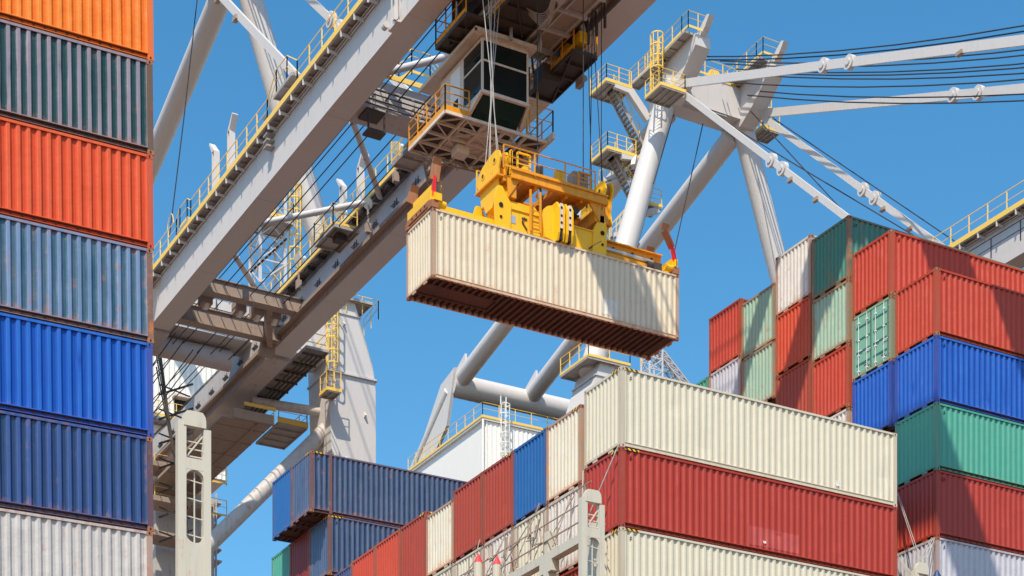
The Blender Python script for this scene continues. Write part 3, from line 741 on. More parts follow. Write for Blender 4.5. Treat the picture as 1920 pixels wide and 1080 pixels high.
    mb = MB(); mb.box((c+7.2,hy0-.16,58.6),(c+8.6,hy0-.08,60.4)); mb.build('door_opening', M['hole'], hs)
    mb = MB(); mb.box((c+7.0,hy0-.6,60.5),(c+9.0,hy0-.06,60.7)); mb.build('door_canopy', M['cab'], hs)
    # porch rail round the house at lower level
    mb = MB(); deck(mb, (hx0,hy0-1.4,58.3), (hx1,hy0-1.4,58.3), 1.3, side=(0,1,0)); q = mb.build('house_walkway', M['grate'], cr)
    railing([(hx0,hy0-1.4,58.4),(hx1,hy0-1.4,58.4)], parent=q, toe=.2)
    # --- stays: inner and outer flat bars with link knuckles
    for s in (-1, 1):
        a = Vector((c-4.3 if s < 0 else c+3.3,YF-1.6,78.8)); xe = c + (-3.9 if s < 0 else 3.9)
        for (q, ks, wd) in ((Vector((xe,88.8,54.5)), (.44,.485), .42), (Vector((xe,58.0,54.5)), ((.30,.345,.72) if s < 0 else (.36,.40)), .55)):
            mb = MB(); mb.bar(a, q, .16, wd); st = mb.build('stay_bar', M['crane'], cr)
            for kf in ks:
                p = a + (q-a)*kf; mb = MB(); mb.tube(p-Vector((.17,0,0)), p+Vector((.17,0,0)), .45, 16); mb.tube(p-Vector((.24,0,0)), p+Vector((.24,0,0)), .2, 12)
                mb.build('link_knuckle', M['crane'], st, smooth=True)
            for kf in (.52,.62):
                p = a + (q-a)*kf; mb = MB(); mb.box(p+Vector((-.2,-.25,-.42)), p+Vector((.05,.25,-.2))); mb.build('stay_clip', M['brownsteel'], st)
    # stay rest posts on both girders
    for xg in (c-3.85, c+3.9):
        for y in (100.2, 102.6):
            mb = MB(); mb.box((xg-.17,y-.17,ZT),(xg+.17,y-.14,ZT+3.8)); mb.box((xg-.17,y+.14,ZT),(xg+.17,y+.17,ZT+3.8)); mb.box((xg-.02,y-.139,ZT),(xg+.02,y+.139,ZT+3.8))
            t_ = 1 if y > 101 else -1
            mb.prism([(xg-.17,y-t_*.17,ZT+3.8),(xg-.17,y+t_*.17,ZT+3.8),(xg-.17,y+t_*.62,ZT+4.45),(xg-.17,y+t_*.56,ZT+4.52)],(.34,0,0))
            mb.build('stay_rest_post', M['crane'], cr)
    # --- ropes
    if True:
        for k, (z1, z0, dx) in enumerate(((81.0,61.3,-2.9),(80.8,61.0,-2.8),(81.4,60.7,-.4),(81.3,60.5,.0),(81.1,60.2,1.2),(81.0,59.9,1.5),(80.0,58.9,2.2),(79.8,58.6,-1.0),(81.2,60.4,1.0),(79.6,58.4,2.0))):
            mb = MB(); n = 8; a = Vector((c+dx,YF-2.0,z1)); q = Vector((c+dx*1.1,70,z0))
            pts = [a+(q-a)*(i/n) - Vector((0,0,.9*4*(i/n)*(1-i/n))) for i in range(n+1)]
            mb.path(pts, .045, 5); mb.build('boom_hoist_rope', M['rope'], cr)
    return cr

C1, C2 = 41.95, 81.15
crane1 = crane(C1, True, 'grey ship to shore crane in the foreground whose twin box girders cross the upper left')
crane2 = crane(C2, True, 'grey ship to shore crane further right with A frame apex against the sky')

# ---- extras on the near crane
c = C1
# ropes running between the girders
for i, (xo, zo, y1) in enumerate(((-2.75,53.9,136),(-2.35,53.6,136),(-1.9,53.9,136),(-1.6,53.5,136),(-.9,53.7,136),(0,53.3,136),(.9,53.4,136),(1.5,53.7,136),(2.1,53.3,136),(2.45,53.6,136))):
    mb = MB(); n = 6; a = Vector((c+xo,60,zo)); q = Vector((c+xo,y1,zo))
    mb.path([a+(q-a)*(k/n)-Vector((0,0,.5*4*(k/n)*(1-k/n))) for k in range(n+1)], .032, 5)
    mb.build('trolley_rope', M['rope'], crane1)
for i, (xo, zo) in enumerate(((-2.9,50.4),(-2.4,50.0),(-1.8,49.6),(-1.0,50.2))):
    mb = MB(); mb.path([(c+xo,112,zo+1.5),(c+xo,130,zo)], .035, 5); mb.build('trolley_rope', M['rope'], crane1)
# chain like festoon
mb = MB(); a = at(470,510,Y=105); b = at(540,445,Y=100)
for k in range(10): mb.tube(a+(b-a)*(k/10), a+(b-a)*((k+.6)/10), .06, 6)
mb.build('festoon_chain', M['dark'], crane1)
# hanging pendant rope left
mb = MB(); mb.path([at(318,440,Y=108.5), at(345,220,Y=108.5), at(374,-40,Y=108.5)], .035, 5); mb.build('pendant_rope', M['rope'], crane1)
# cross walkway with raised hoops between the girders at the trolley end
mb = MB(); mb.box((c-3.2,85.3,52.5),(c+3.2,86.9,53.5)); mb.box((c-3.2,85.25,53.5),(c+3.2,85.4,53.9))
for k in range(9): mb.box((c-3+.7*k,85.2,52.55),(c-2.9+.7*k,85.29,53.45))
cw = mb.build('cross_walkway', M['crane_old'], crane1)
mb = MB(); mb.box((c-3.2,85.0,54.0),(c+3.2,85.06,54.25)); mb.build('toe_board', M['rail'], cw)
railing([(c-3.2,85.05,54.1),(c-1.0,85.05,54.1),(c-.3,85.05,54.7),(c+.7,85.05,54.7),(c+1.3,85.05,54.1),(c+3.2,85.05,54.1)], parent=cw, mid=(.4,.7), step=1.3)
mb = MB()
for k in range(4): mb.path([(c-3.2,85.1,52.6+.25*k),(c,85.0,52.5+.25*k),(c+3.2,85.1,52.62+.25*k)], .035)
mb.build('conduit', M['dark'], cw)
for o in (-2.6,.4):
    mb = MB(); mb.box((c+o,85.3,52.38),(c+o+1.0,86.3,52.49)); mb.bar((c+o+.1,85.3,51.5),(c+o+.1,85.3,52.2),.08,.08); mb.bar((c+o+.95,85.3,51.5),(c+o+.95,85.3,52.2),.08,.08); mb.box((c+o+.05,85.2,51.4),(c+o+1.0,85.9,51.5)); mb.build('service_hatch', M['dark'], cw)
# hanging platform and stair under the cross walkway
mb = MB(); deck(mb, (c+.5,87.0,52.2), (c+.5,88.9,52.2), 1.2); hp = mb.build('hanging_platform', M['grate'], crane1)
railing([(c+1.7,86.95,52.3),(c+.45,86.95,52.3),(c+.45,88.9,52.3)], parent=hp)
stair((c+1.75,87.2,52.2),(c+2.9,88.2,50.4),.7,(0,1,0),hp)
for k in range(3): mb = MB(); mb.bar((c+.6+.5*k,87.5,52.2),(c+.6+.5*k,86.9,52.9),.08,.08); mb.build('hanger', M['grate'], hp)
# platform on the inner walkway half way along
mb = MB(); deck(mb, (c+1.2,97.8,53.2), (c+1.2,100.4,53.2), 1.5); hp = mb.build('hanging_platform', M['grate'], crane1)
railing([(c+2.6,97.8,53.3),(c+1.15,97.8,53.3),(c+1.15,100.4,53.3),(c+2.6,100.4,53.3)], parent=hp)
mb = MB(); mb.box((c+1.6,98.3,52.75),(c+2.2,98.9,53.09)); mb.build('junction_box', M['dark'], hp)
# floodlights along the inner walkway
for (px, py, hgt) in ((560,545,1.7),(637,455,1.5),(690,440,1.6),(742,345,1.8)):
    p = at(px, py, X=c+2.6); flood(p, (-.8,-.35,-.5), crane1, hgt, 1.25)
# lattice mast behind
mast_base = at(502, 545, Y=YF-1.0)
mb = MB(); w2 = .85; H_ = 6.0; B_ = mast_base
cs4 = [Vector((dx*w2, dy*w2, 0)) for dx, dy in ((-1,-1),(1,-1),(1,1),(-1,1))]
for q in cs4: mb.bar(B_+q, B_+q+Vector((0,0,H_+(1.5 if q.x < 0 else 0))), .16, .16)
for k in range(4):
    for i in range(4):
        a, b = cs4[i], cs4[(i+1)%4]; z0, z1 = Vector((0,0,k*H_/4)), Vector((0,0,(k+1)*H_/4))
        mb.bar(B_+a+z0, B_+b+z1, .07, .07); mb.bar(B_+a+z1, B_+b+z1, .08, .08); mb.bar(B_+b+z0, B_+a+z1, .05, .05)
lm_ = mb.build('lattice_mast', M['crane'], crane1)
mb = MB(); deck(mb, B_+Vector((-1.3,-1.6,3.9)), B_+Vector((1.1,-1.6,3.9)), 2.2, side=(0,1,0)); lp_ = mb.build('mast_platform', M['grate'], lm_)
railing([B_+Vector((-1.3,.6,4)), B_+Vector((-1.3,-1.6,4)), B_+Vector((1.1,-1.6,4)), B_+Vector((1.1,.6,4))], parent=lm_, toe=.25)
cage_ladder(B_+Vector((1.5,-.6,0)), 7.2, lm_, (0,-1,0))
# outer stair walkways under the far side of the rear girder
mb = MB(); deck(mb, (c+4.95,110.5,52.2), (c+4.95,128,52.2), 1.5); ow = mb.build('outer_walkway', M['grate'], crane1)
mb = MB()
for k in range(12): mb.bar((c+4.9,111+1.5*k,51.95),(c+6.45,111+1.5*k,51.95),.08,.12)
for k in range(4): mb.tube((c+5.2+.3*k,110.6,51.78),(c+5.2+.3*k,128,51.78),.06,5)
mb.build('pipe_rack', M['dark'], ow)
railing([(c+6.45,110.5,52.3),(c+6.45,128,52.3)], parent=ow, mat=M['rail'])
mb = MB(); deck(mb, (c+6.4,118.5,50.6), (c+6.4,122.5,50.6), 2.0); ow2 = mb.build('side_platform', M['grate'], crane1)
mb = MB(); mb.box((c+6.3,118.4,50.55),(c+8.45,118.45,50.9)); mb.box((c+8.42,118.45,50.55),(c+8.46,122.5,50.9)); mb.build('toe_board', M['rail'], ow2)
railing([(c+6.4,118.5,50.7),(c+8.4,118.5,50.7),(c+8.4,122.5,50.7)], parent=ow2)
mb = MB(); mb.box((c+2.2,117.8,49.9),(c+5.6,140,50.1)); mb.box((c+3.0,117.5,49.9),(c+5.7,117.75,50.5))
for k in range(9): mb.box((c+2.2,119+2.4*k,49.86),(c+5.6,119.06+2.4*k,49.899))
mb.box((c+4.6,117.8,49.8),(c+4.7,140,49.899)); lw = mb.build('lower_platform', M['brownsteel'], crane1)
mb = MB(); mb.box((c+3.6,117.35,50.75),(c+5.75,117.45,50.95)); mb.build('toe_board', M['rail'], lw)
railing([(c+5.65,117.5,50.1),(c+5.65,120.5,50.1)], parent=lw)
# machinery and stairs seen in the narrow gap beside the left stack
mb = MB()
for k in range(5): mb.path([at(293,600+22*k,Y=124), at(330+6*k,880+30*k,Y=124)], .05)
for k in range(7):
    a = at(298, 740+46*k, Y=126); mb.bar(a, a+Vector((2.4,0,1.2)), .12, .12); mb.bar(a+Vector((0,0,.7)), a+Vector((2.2,0,.3)), .08, .08)
mb.build('cable_bundle', M['dark'], crane1)
mb = MB()
for yy in (870, 935, 1000):
    a = at(280,yy,Y=130); b = at(400,yy+24,Y=130); mb.prism([a,b,b+Vector((0,2,0)),a+Vector((0,2,0))],(0,0,.35))
mb.build('stair_tower_floors', M['brownsteel'], crane1)
for yy in (880, 940):
    railing([at(290,yy,Y=131), at(425,yy+28,Y=131)], parent=crane1, step=2)
mb = MB(); a = at(292,1080,Y=133); b = at(402,700,Y=133); mb.box((a.x,133,a.z-20),(b.x,136,b.z-9)); mb.build('service_tower', M['crane_old'], crane1)
mb = MB()
for k in range(6):
    a = at(392,940+22*k,Y=134); mb.box(a, a+Vector((1.0,1.5,.12))); 
mb.bar(at(405,925,Y=134), at(405,1090,Y=134), .12, .12); mb.build('ladder_landings', M['crane_old'], crane1)

# ---- bracket, lamp on near girder upper right
mb = MB(); a = at(742,45,X=c-4.5); mb.box((a.x-.15,a.y-.45,a.z-.15),(a.x+.04,a.y+.45,a.z-.05)); mb.bar((a.x-.08,a.y-.2,a.z-.1),(a.x-.08,a.y-.2,a.z+2.2),.12,.12); mb.bar((a.x-.08,a.y+.25,a.z-.1),(a.x-.08,a.y+.25,a.z+2.2),.06,.06)
mb.box((a.x-.3,a.y-.45,a.z-.1),(a.x-.1,a.y-.3,a.z+.5)); mb.tube((a.x-.3,a.y+.3,a.z+.05),(a.x-.3,a.y+.6,a.z+.05),.14,10); mb.build('limit_switch_bracket', M['crane'], crane1)
mb = MB(); a = at(1083,150,X=c+4.6); mb.box((a.x,a.y-.2,a.z-.3),(a.x+.25,a.y+.2,a.z+.25)); mb.tube((a.x+.1,a.y-.3,a.z-.1),(a.x+.1,a.y-.5,a.z-.15),.14,10); mb.bar((a.x,a.y,a.z+.2),(a.x,a.y,a.z+.7),.06,.06); mb.build('girder_lamp', M['brownsteel'], crane1)

# ---- stairs and platforms on the far crane
c = C2
YS = 119.2
def platform(x0, x1, y0, y1, z, par, rail=True):
    mb = MB(); deck(mb, (x0,y0,z), (x1,y0,z), y1-y0, side=(0,1,0), n=4); q = mb.build('stair_landing', M['grate'], par)
    mb = MB(); mb.box((x0-.05,y0-.06,z-.05),(x1+.05,y0-.01,z+.17)); mb.box((x0-.06,y0-.01,z-.05),(x0-.01,y1,z+.17)); mb.build('toe_board', M['rail'], q)
    if rail: railing([(x1,y0,z+.1),(x0,y0,z+.1),(x0,y1,z+.1)], parent=q, step=.9, toe=0, mid=(.35,.68))
    return q
P1 = at(1150,172,Y=YS); P2 = at(1152,298,Y=YS)
platform(P1.x-1.2, P1.x+.9, YS-1.0, YS+1.2, P1.z, crane2)
platform(P2.x-1.2, P2.x+1.2, YS-1.0, YS+1.2, P2.z, crane2)
stair((P1.x-.2,YS-.4,P1.z), (P1.x+2.7,YS-.4,P1.z-3.9), .8, (0,1,0), crane2)
platform(P1.x+2.3, P1.x+3.4, YS-.2, YS+2.6, P1.z-4.1, crane2)
stair((P2.x-.2,YS-.4,P2.z), (P2.x+2.4,YS-.4,P2.z-3.6), .8, (0,1,0), crane2)
stair((P2.x+3.0,YS+.9,P2.z+.9), (P2.x+.9,YS+2.9,P2.z+.0), .7, (0,1,0), crane2)
mb = MB(); mb.bar((P1.x+.8,YS-.9,P1.z-.2),(c-4.2,YS-1.0,P1.z-1.9),.4,.55); mb.bar((P1.x-.5,YS-.9,P1.z-.15),(P1.x+1.0,YS-.9,P1.z-.25),.3,.35); mb.bar((P1.x+2.2,YS-.9,P1.z-.6),(c-4.4,YS-1,P1.z-.3),.1,.1); mb.build('stair_bracket', M['crane'], crane2)
mb = MB(); mb.bar((P2.x,YS-.9,P2.z-.25),(P2.x+1.3,YS-.9,P2.z-.05),.3,.4); mb.bar((P2.x+1.2,YS-.9,P2.z-.05),(c-5.6,YS-1.2,P2.z-.9),.32,.42); mb.build('stair_bracket', M['crane'], crane2)
P3 = at(1160,430,Y=YS); stair((P3.x+1.9,YS-.3,P3.z+2.2),(P3.x-.4,YS-.3,P3.z-.6),.7,(0,1,0),crane2); stair((P3.x-.4,YS+.6,P3.z-.6),(P3.x+1.4,YS+.6,P3.z-3),.7,(0,1,0),crane2)
mb = MB(); mb.bar((P3.x-.6,YS-.4,P3.z-.7),(P3.x+1.4,YS-.5,P3.z-1.1),.3,.35); mb.build('stair_bracket', M['crane'], crane2)
P4 = at(1218,385,Y=YF+.6); platform(P4.x-.2, P4.x+.9, YF+.4, YF+1.8, P4.z, crane2)
mb = MB(); mb.bar((P4.x-.9,YF+.6,P4.z-.9),(P4.x+.7,YF+.6,P4.z-.2),.4,.4); mb.build('stair_bracket', M['crane_old'], crane2)
# sloping gangway from landing up to the apex, ladder cage there
G0 = at(1180,160,Y=YS-.5); G1_ = at(1232,112,Y=YF-1)
mb = MB(); deck(mb, G0, G1_, .8, side=(1,0,0)); gw = mb.build('gangway', M['grate'], crane2)
railing([G0, G1_], parent=gw, mid=(.35,.68), step=.9)
railing([G0+Vector((.8,0,0)), G1_+Vector((.8,0,0))], parent=gw, mid=(.35,.68), step=.9, toe=0)
Lp = at(1228,180,Y=YF-1.6); cage_ladder(Lp, 4.2, crane2, (0,-1,0), wdt=.7)
q = platform(Lp.x-.8, Lp.x+1.2, YF-3.6, YF-1.6, Lp.z-.4, crane2)
railing([(Lp.x+1.2,YF-3.6,Lp.z-.3),(Lp.x+1.2,YF-1.6,Lp.z-.3)], parent=q)
# small platform behind the right horn
P5 = at(1440,245,Y=YF-.4); platform(P5.x-.6, P5.x+.9, YF-.6, YF+.9, P5.z, crane2)
cage_ladder((P5.x+.2,YF+.4,P5.z), 3.4, crane2, (0,-1,0))
# hoses down the left leg, ropes
mb = MB()
mb.tube((c-9.15,YF-.1,57.8),(c-3.14,YF-.1,78.2),.09,6); mb.tube((c-9.08,YF+.12,57.8),(c-3.06,YF+.12,78.2),.07,6); mb.build('leg_conduit', M['dark'], crane2)
for (a, b) in (((1318,232),(1265,470)),((1263,215),(1225,345)),((1310,200),(1645,425)),((1395,195),(1590,425)),((1440,215),(1735,440))):
    mb = MB(); pa = at(*a, Y=YF-1); 
    pb = Vector((c+(2.5 if b[0] == 1735 else -1.0 if b[0] == 1645 else 2.0 if b[0] == 1740 else 0),87 if b[0] != 1590 else 92,54.4)) if b[0] > 1500 else at(*b, Y=YF-1)
    mb.tube(pa, pb, .04, 5); mb.build('slack_rope', M['rope'], crane2)
# navy trolley housing and black railing below the near girder of the far crane
tr2 = thing('crane_trolley', (c, 73, 50), 'dark navy trolley housing under the girder at the right edge', 'crane trolley')
mb = MB(); mb.box((c-3.15,62,48.6),(c+3.1,79.6,51.9)); mb.build('housing', M['navy'], tr2)
mb = MB(); mb.box((c-3.4,62,51.6),(c-3.2,79.6,51.7)); mb.build('sill', M['navy'], tr2)
# black hand rail standing out in front of that girder
hr = railing([(c-5.2,61,52.35),(c-5.2,84,52.35)], parent=crane2, mat=M['blackrail'], mid=(.5,), toe=0, step=2.3, h=1.0)

# ------------------------------------------------------------------ trolley with operator cab
tr = thing('crane_trolley', (C1, 72, 51.5), 'dark greasy trolley with plated underside between the near crane girders', 'crane trolley')
mb = MB(); x0, x1, y0, y1 = 39.1, 44.95, 70.6, 76.4
mb.box((x0+.9,y0,51.5),(x1-.9,y1,51.7))
ul = mb.build('underside_plates', M['brownsteel'], tr)
mb = MB()
for k in range(4): mb.box((x0+.9,y0+.4+1.5*k,51.32),(x1-.9,y0+.55+1.5*k,51.49))
for k in range(5): mb.box((x0+1.0+.92*k,y0,51.38),(x0+1.08+.92*k,y1,51.495))
mb.box((x0+2.9,y0,51.25),(x0+3.4,y1,51.37)); mb.build('stiffener', M['crane_old'], ul)
mb = MB(); mb.box((x0+.6,y0,51.7),(x0+1.2,y1,52.8)); mb.box((x1-1.2,y0,51.7),(x1-.6,y1,52.8)); mb.box((x0+1.2,y1-.5,51.7),(x1-1.2,y1,53.2)); mb.build('side_frame', M['dark'], tr)
for (a, b) in ((x0-.1, y1-.6), (x0-.1, y1-6), (x1-.4, y1-.6), (x1-.4, y1-6)):
    mb = MB(); mb.tube((a,b,52.75),(a+.3,b,52.75),.33,16); mb.box((a-.05,b-.6,52.8),(a+.35,b+.6,53.3)); mb.build('wheel_bogie', M['dark'], tr)
# side platforms
for (a0, a1, b0, b1, z) in ((39.0,40.5,74.3,77.2,51.1),(44.0,45.2,73.6,77.6,50.6),(40.2,42.2,72.0,75.0,51.2)):
    mb = MB(); deck(mb, (a0,b0,z), (a0,b1,z), a1-a0); mb.bar((a0,b0,z-.1),(a1,b1,z-.1),.06,.1); pf = mb.build('service_platform', M['dark'], tr)
    railing([(a0,b0,z+.1),(a0,b1,z+.1),(a1,b1,z+.1),(a1,b0,z+.1)], parent=pf, mat=M['orange'], toe=.18, step=1.1)
mb = MB()
for k in range(7): mb.bar((x0+.2,y1-.4-.5*k,51.7),(x0+.2,y1-.4-.5*k,53.8),.16,.16); mb.bar((x1-.2,y1-.7*k,51.0),(x1-.2,y1-.7*k,52.4),.10,.10)
for k in range(8): mb.bar((39.4+.7*k,76.5,50.9),(39.6+.7*k,77.0,51.9),.09,.09)
mb.box((43.6,75.6,50.2),(44.5,76.5,50.9)); mb.box((44.6,74.2,51.3),(45.0,76.8,52.6)); mb.build('drive_gear', M['dark'], tr)
for k in range(3):
    mb = MB(); mb.box((44.3,73.6+1.1*k,51.0),(44.7,74.2+1.1*k,51.5)); mb.build('drive_cover', M['yellow'], tr)
mb = MB(); mb.box((42.4,54.8,52.9),(44.4,56.7,55.0)); mb.box((40.2,55.1,52.95),(42.399,56.2,54.6)); mb.build('shade_boxes', M['crane_old'], tr)  # unseen boxes added to cast diagonal shade on the right block
# hanging cable loops
mb = MB()
for k in range(7):
    pts = [Vector((41.2+.9*math.sin(math.pi*i/10)*.3+.05*k, 70.4+.25*i+.06*k, 51.2-(.75+.05*k)*math.sin(math.pi*i/10))) for i in range(11)]
    mb.path(pts, .022, 4)
mb.build('cable_loops', M['brownsteel'], tr)
for (px, top, bot) in ((958,0,75),(1013,0,95)):
    mb = MB(); a = at(px,top-10,Y=74.5); b = at(px,bot,Y=74.5); mb.bar(a, b, .12, .12); mb.build('hanger', M['grate'], tr)
# cab
cb = thing('operator_cab', (40.2, 75.0, 48.2), 'cream operator cab with dark windows hanging under the trolley above the spreader', 'crane cab')
cx0, cx1, cy0, cy1, cz0, cz1 = 40.15, 42.5, 75.0, 79.0, 48.35, 50.75
mb = MB()
# body: rear part solid, front part glazed frame with sloping chin window
mb.box((cx0,cy0+1.75,cz0),(cx1,cy1,cz1)); mb.box((cx0,cy0,cz1-.12),(cx1,cy0+1.75,cz1))
for (a, b) in ((cx0,cy0),(cx1-.09,cy0)): mb.box((a,b,cz0),(a+.09,b+.09,cz1-.12))
mb.box((cx0+.09,cy0,cz0),(cx1-.09,cy0+.09,cz0+.10)); mb.box((cx0+.09,cy0+.004,cz1-1.02),(cx1-.09,cy0+.08,cz1-.94))
mb.box((cx0+.002,cy0+.09,cz1-1.02),(cx0+.08,cy0+1.75,cz1-.94)); mb.box((cx0,cy0+.09,cz0),(cx0+.09,cy0+1.75,cz0+.1)); mb.box((cx1-.09,cy0+.09,cz0),(cx1,cy0+1.75,cz0+.1))
body = mb.build('cab_body', M['cab'], cb)
for nm, a, b in (('front_window',(cx0+.09,cy0+.03,cz0+.1),(cx1-.09,cy0+.05,cz1-1.02)),('front_window',(cx0+.09,cy0+.03,cz1-.94),(cx1-.09,cy0+.05,cz1-.12)),
                 ('side_window',(cx0+.03,cy0+.09,cz0+.1),(cx0+.05,cy0+1.75,cz1-1.02)),('side_window',(cx0+.03,cy0+.09,cz1-.94),(cx0+.05,cy0+1.75,cz1-.12)),
                 ('side_window',(cx1-.05,cy0+.09,cz0+.1),(cx1-.03,cy0+1.75,cz1-.12))):
    mb = MB(); mb.box(a, b); mb.build(nm, M['glass'], body)
# chin: sloping frame below, green floor glass
mb = MB(); F0 = [(cx0,cy0+.0,cz0),(cx1,cy0,cz0),(cx1+.25,cy0+1.3,cz0-.55),(cx0-.05,cy0+1.3,cz0-.55)]
def lerp(a, b, t_): return Vector(a)*(1-t_)+Vector(b)*t_
for a, b in zip(F0, F0[1:]+F0[:1]): mb.bar(a, b, .14, .14)
mb.box((cx0-.05,cy0+1.3,cz0-.62),(cx1+.25,cy1-.2,cz0-.5)); mb.box((cx0-.02,cy0+1.3,cz0-.5),(cx0+.05,cy1-.2,cz0)); mb.box((cx1+.05,cy0+1.3,cz0-.5),(cx1+.12,cy1-.2,cz0))
mb.prism([(cx1,cy0,cz0),(cx1+.25,cy0+1.3,cz0-.55),(cx1+.1,cy0+1.3,cz0)],(.02,0,0)); mb.prism([(cx0,cy0,cz0),(cx0-.05,cy0+1.3,cz0-.55),(cx0,cy0+1.3,cz0)],(-.02,0,0))
chin = mb.build('chin_frame', M['cab'], cb)
mb = MB(); mb.prism([lerp(F0[0],F0[3],.05)+Vector((.1,0,0)),lerp(F0[1],F0[2],.05)-Vector((.1,0,0)),lerp(F0[1],F0[2],.95)-Vector((.2,0,0)),lerp(F0[0],F0[3],.95)+Vector((.2,0,0))],(0,0,.03)); mb.build('floor_window', M['green_glass'], chin)
for xx in (cx0+.12, cx1-.75):
    mb = MB(); mb.box((xx,cy0+1.6,cz0-.64),(xx+.75,cy0+2.4,cz0-.622)); mb.build('floor_window', M['green_glass'], chin)
mb = MB(); mb.box((cx0-.5,cy0-.35,cz1+.08),(cx1+.35,cy1+1.3,cz1+.16)); mb.box((cx0-.5,cy0-.35,cz1-.0),(cx0-.42,cy1+1.3,cz1+.08)); mb.box((cx0-.5,cy0-.35,cz1+.0),(cx1+.35,cy0-.28,cz1+.08))
mb.box((cx0+.1,cy0-.1,cz1),(cx1-.1,cy1,cz1+.08)); mb.build('roof', M['cab'], cb)
for k in range(4):
    mb = MB(); mb.bar((cx0+.2+.6*k,cy0+.4,cz1+.16),(cx0+.2+.6*k,cy0+.4,51.4),.1,.1); mb.bar((cx0+.2+.6*k,cy1-.4,cz1+.16),(cx0+.2+.6*k,cy1-2.4,51.4),.1,.1); mb.build('hanger', M['dark'], cb)
mb = MB(); mb.box((cx1-.02,cy0+.3,cz0+.9),(cx1+.25,cy0+.6,cz0+1.5)); mb.build('side_lamp', M['dark'], cb)
mb = MB(); mb.box((cx0-.06,cy0+2.0,cz0+.05),(cx0-.003,cy0+2.9,cz0+2.1)); dd = mb.build('cab_door', M['white'], cb)
mb = MB(); mb.box((cx0-.065,cy0+2.15,cz0+.25),(cx0-.0605,cy0+2.6,cz0+.75)); mb.build('door_window', M['glass'], dd)
# platform frame around and below the cab
PZ = cz0-.75
mb = MB(); px0, px1, py0, py1 = cx0-1.3, cx1+1.5, cy0+1.0, cy1+.6
ys = [py0+(py1-py0)*k/4 for k in range(5)]; xs = [px0+(px1-px0)*k/5 for k in range(6)]
for y in ys: mb.bar((px0,y,PZ),(px1,y,PZ),.09,.13)
for x in xs: mb.bar((x,py0,PZ-.002),(x,py1,PZ-.002),.09,.14)
for i in range(5):
    for j in range(4):
        if (i+j) % 2: mb.bar((xs[i],ys[j],PZ-.01),(xs[i+1],ys[j+1],PZ-.01),.05,.07)
        else: mb.bar((xs[i+1],ys[j],PZ-.01),(xs[i],ys[j+1],PZ-.01),.05,.07)
mb.bar((px1+.1,py0-.5,PZ+.1),(px1+.1,py1,PZ+.1),.12,.3); mb.box((cx0+.3,cy0+2.9,PZ-.45),(cx0+.9,cy0+3.5,PZ-.08))
fr = mb.build('platform_frame', M['cab'], cb)
mb = MB(); mb.box((px0,py0,PZ+.07),(cx0-.06,py1,PZ+.10)); mb.box((cx1+.3,py0,PZ+.07),(px1,py1,PZ+.10)); mb.box((cx0-.06,cy1-.15,PZ+.07),(cx1+.3,py1,PZ+.10)); mb.build('platform_grating', M['dark'], fr)
railing([(cx0-.1,py0,PZ+.1),(px0,py0,PZ+.1),(px0,py1,PZ+.1)], parent=fr, mat=M['orange'], mid=(.35,.7), step=1.0, toe=.25, r=.032)
railing([(cx1+.4,py0-.4,PZ+.15),(px1+.1,py0-.4,PZ+.15),(px1+.1,py1,PZ+.15)], parent=fr, mat=M['orange'], mid=(.5,), step=1.1, toe=0)
mb = MB()
for k in range(26): mb.bar((px0+.3+.2*k*.8,py1-.3+.2*math.sin(k),PZ-.1),(px0+.5+.2*k*.8,py1-.6-.2*math.cos(k*2),PZ-.45-.1*math.sin(k*3)),.04,.04)
mb.bar((px0+.3,py1,PZ-.3),(px1,py1-.6,PZ-.35),.06,.06); mb.build('hose_cluster', M['brownsteel'], fr)
flood(at(829,270,Y=79.8)+Vector((0,0,.1)), (-.35,-.75,-.75), cb, .1, 1.25); flood(at(912,294,Y=78.6)+Vector((0,0,.1)), (.1,-.6,-1), cb, .1, 1.15)
# yellow ladder frame right of cab
lb = at(998,300,Y=77.2); cage_ladder((lb.x,77.2,lb.z), 3.2, cb, (0,-1,0), wdt=.55, mat=M['rail'], hoops=False)
railing([(px1-1.6,py1-1.3,PZ-1.3),(px1-.1,py1-1.3,PZ-1.3),(px1-.1,py1-.3,PZ-1.3)], parent=cb, toe=.25, step=.8, h=1.2)

# ------------------------------------------------------------------ spreader
sp = thing('container_spreader', (41.9, 72.5, 40.56), 'yellow spreader frame locked onto the hanging cream container', 'container spreader')
zb = 40.60; Y0, Y1 = 71.75, 73.25; YC = 72.5
# telescopic beams
mb = MB(); mb.box((36.3,Y0+.05,zb+.02),(47.5,Y0+.40,zb+.44)); mb.box((36.3,Y1-.40,zb+.02),(47.5,Y1-.05,zb+.44)); tb = mb.build('telescopic_beam', M['yellow'], sp)
mb = MB(); mb.box((44.3,Y0-.06,zb+.05),(47.4,Y0+.045,zb+.30)); mb.box((44.3,Y0+.20,zb+.445),(47.5,Y0+.28,zb+.92)); mb.box((44.3,Y0+.05,zb+.90),(47.5,Y0+.40,zb+.95)); mb.build('beam_web', M['orange'], tb)
mb = MB()
for k in range(3): mb.tube((45.0+1.0*k,Y0+.17,zb+.70),(45.0+1.0*k,Y0+.198,zb+.70),.06,10)
mb.build('web_hole', M['hole'], tb)
mb = MB(); mb.tube((44.2,Y0-.02,zb+.50),(46.9,Y0-.02,zb+.46),.075,10); mb.build('hydraulic_cylinder', M['silver'], tb)
mb = MB(); mb.tube((46.6,Y0-.0,zb+.3),(47.3,Y0-.0,zb+.3),.16,12); mb.box((46.9,Y0-.2,zb+.05),(47.3,Y0-.05,zb+.4)); mb.build('gear_motor', M['dark'], tb)
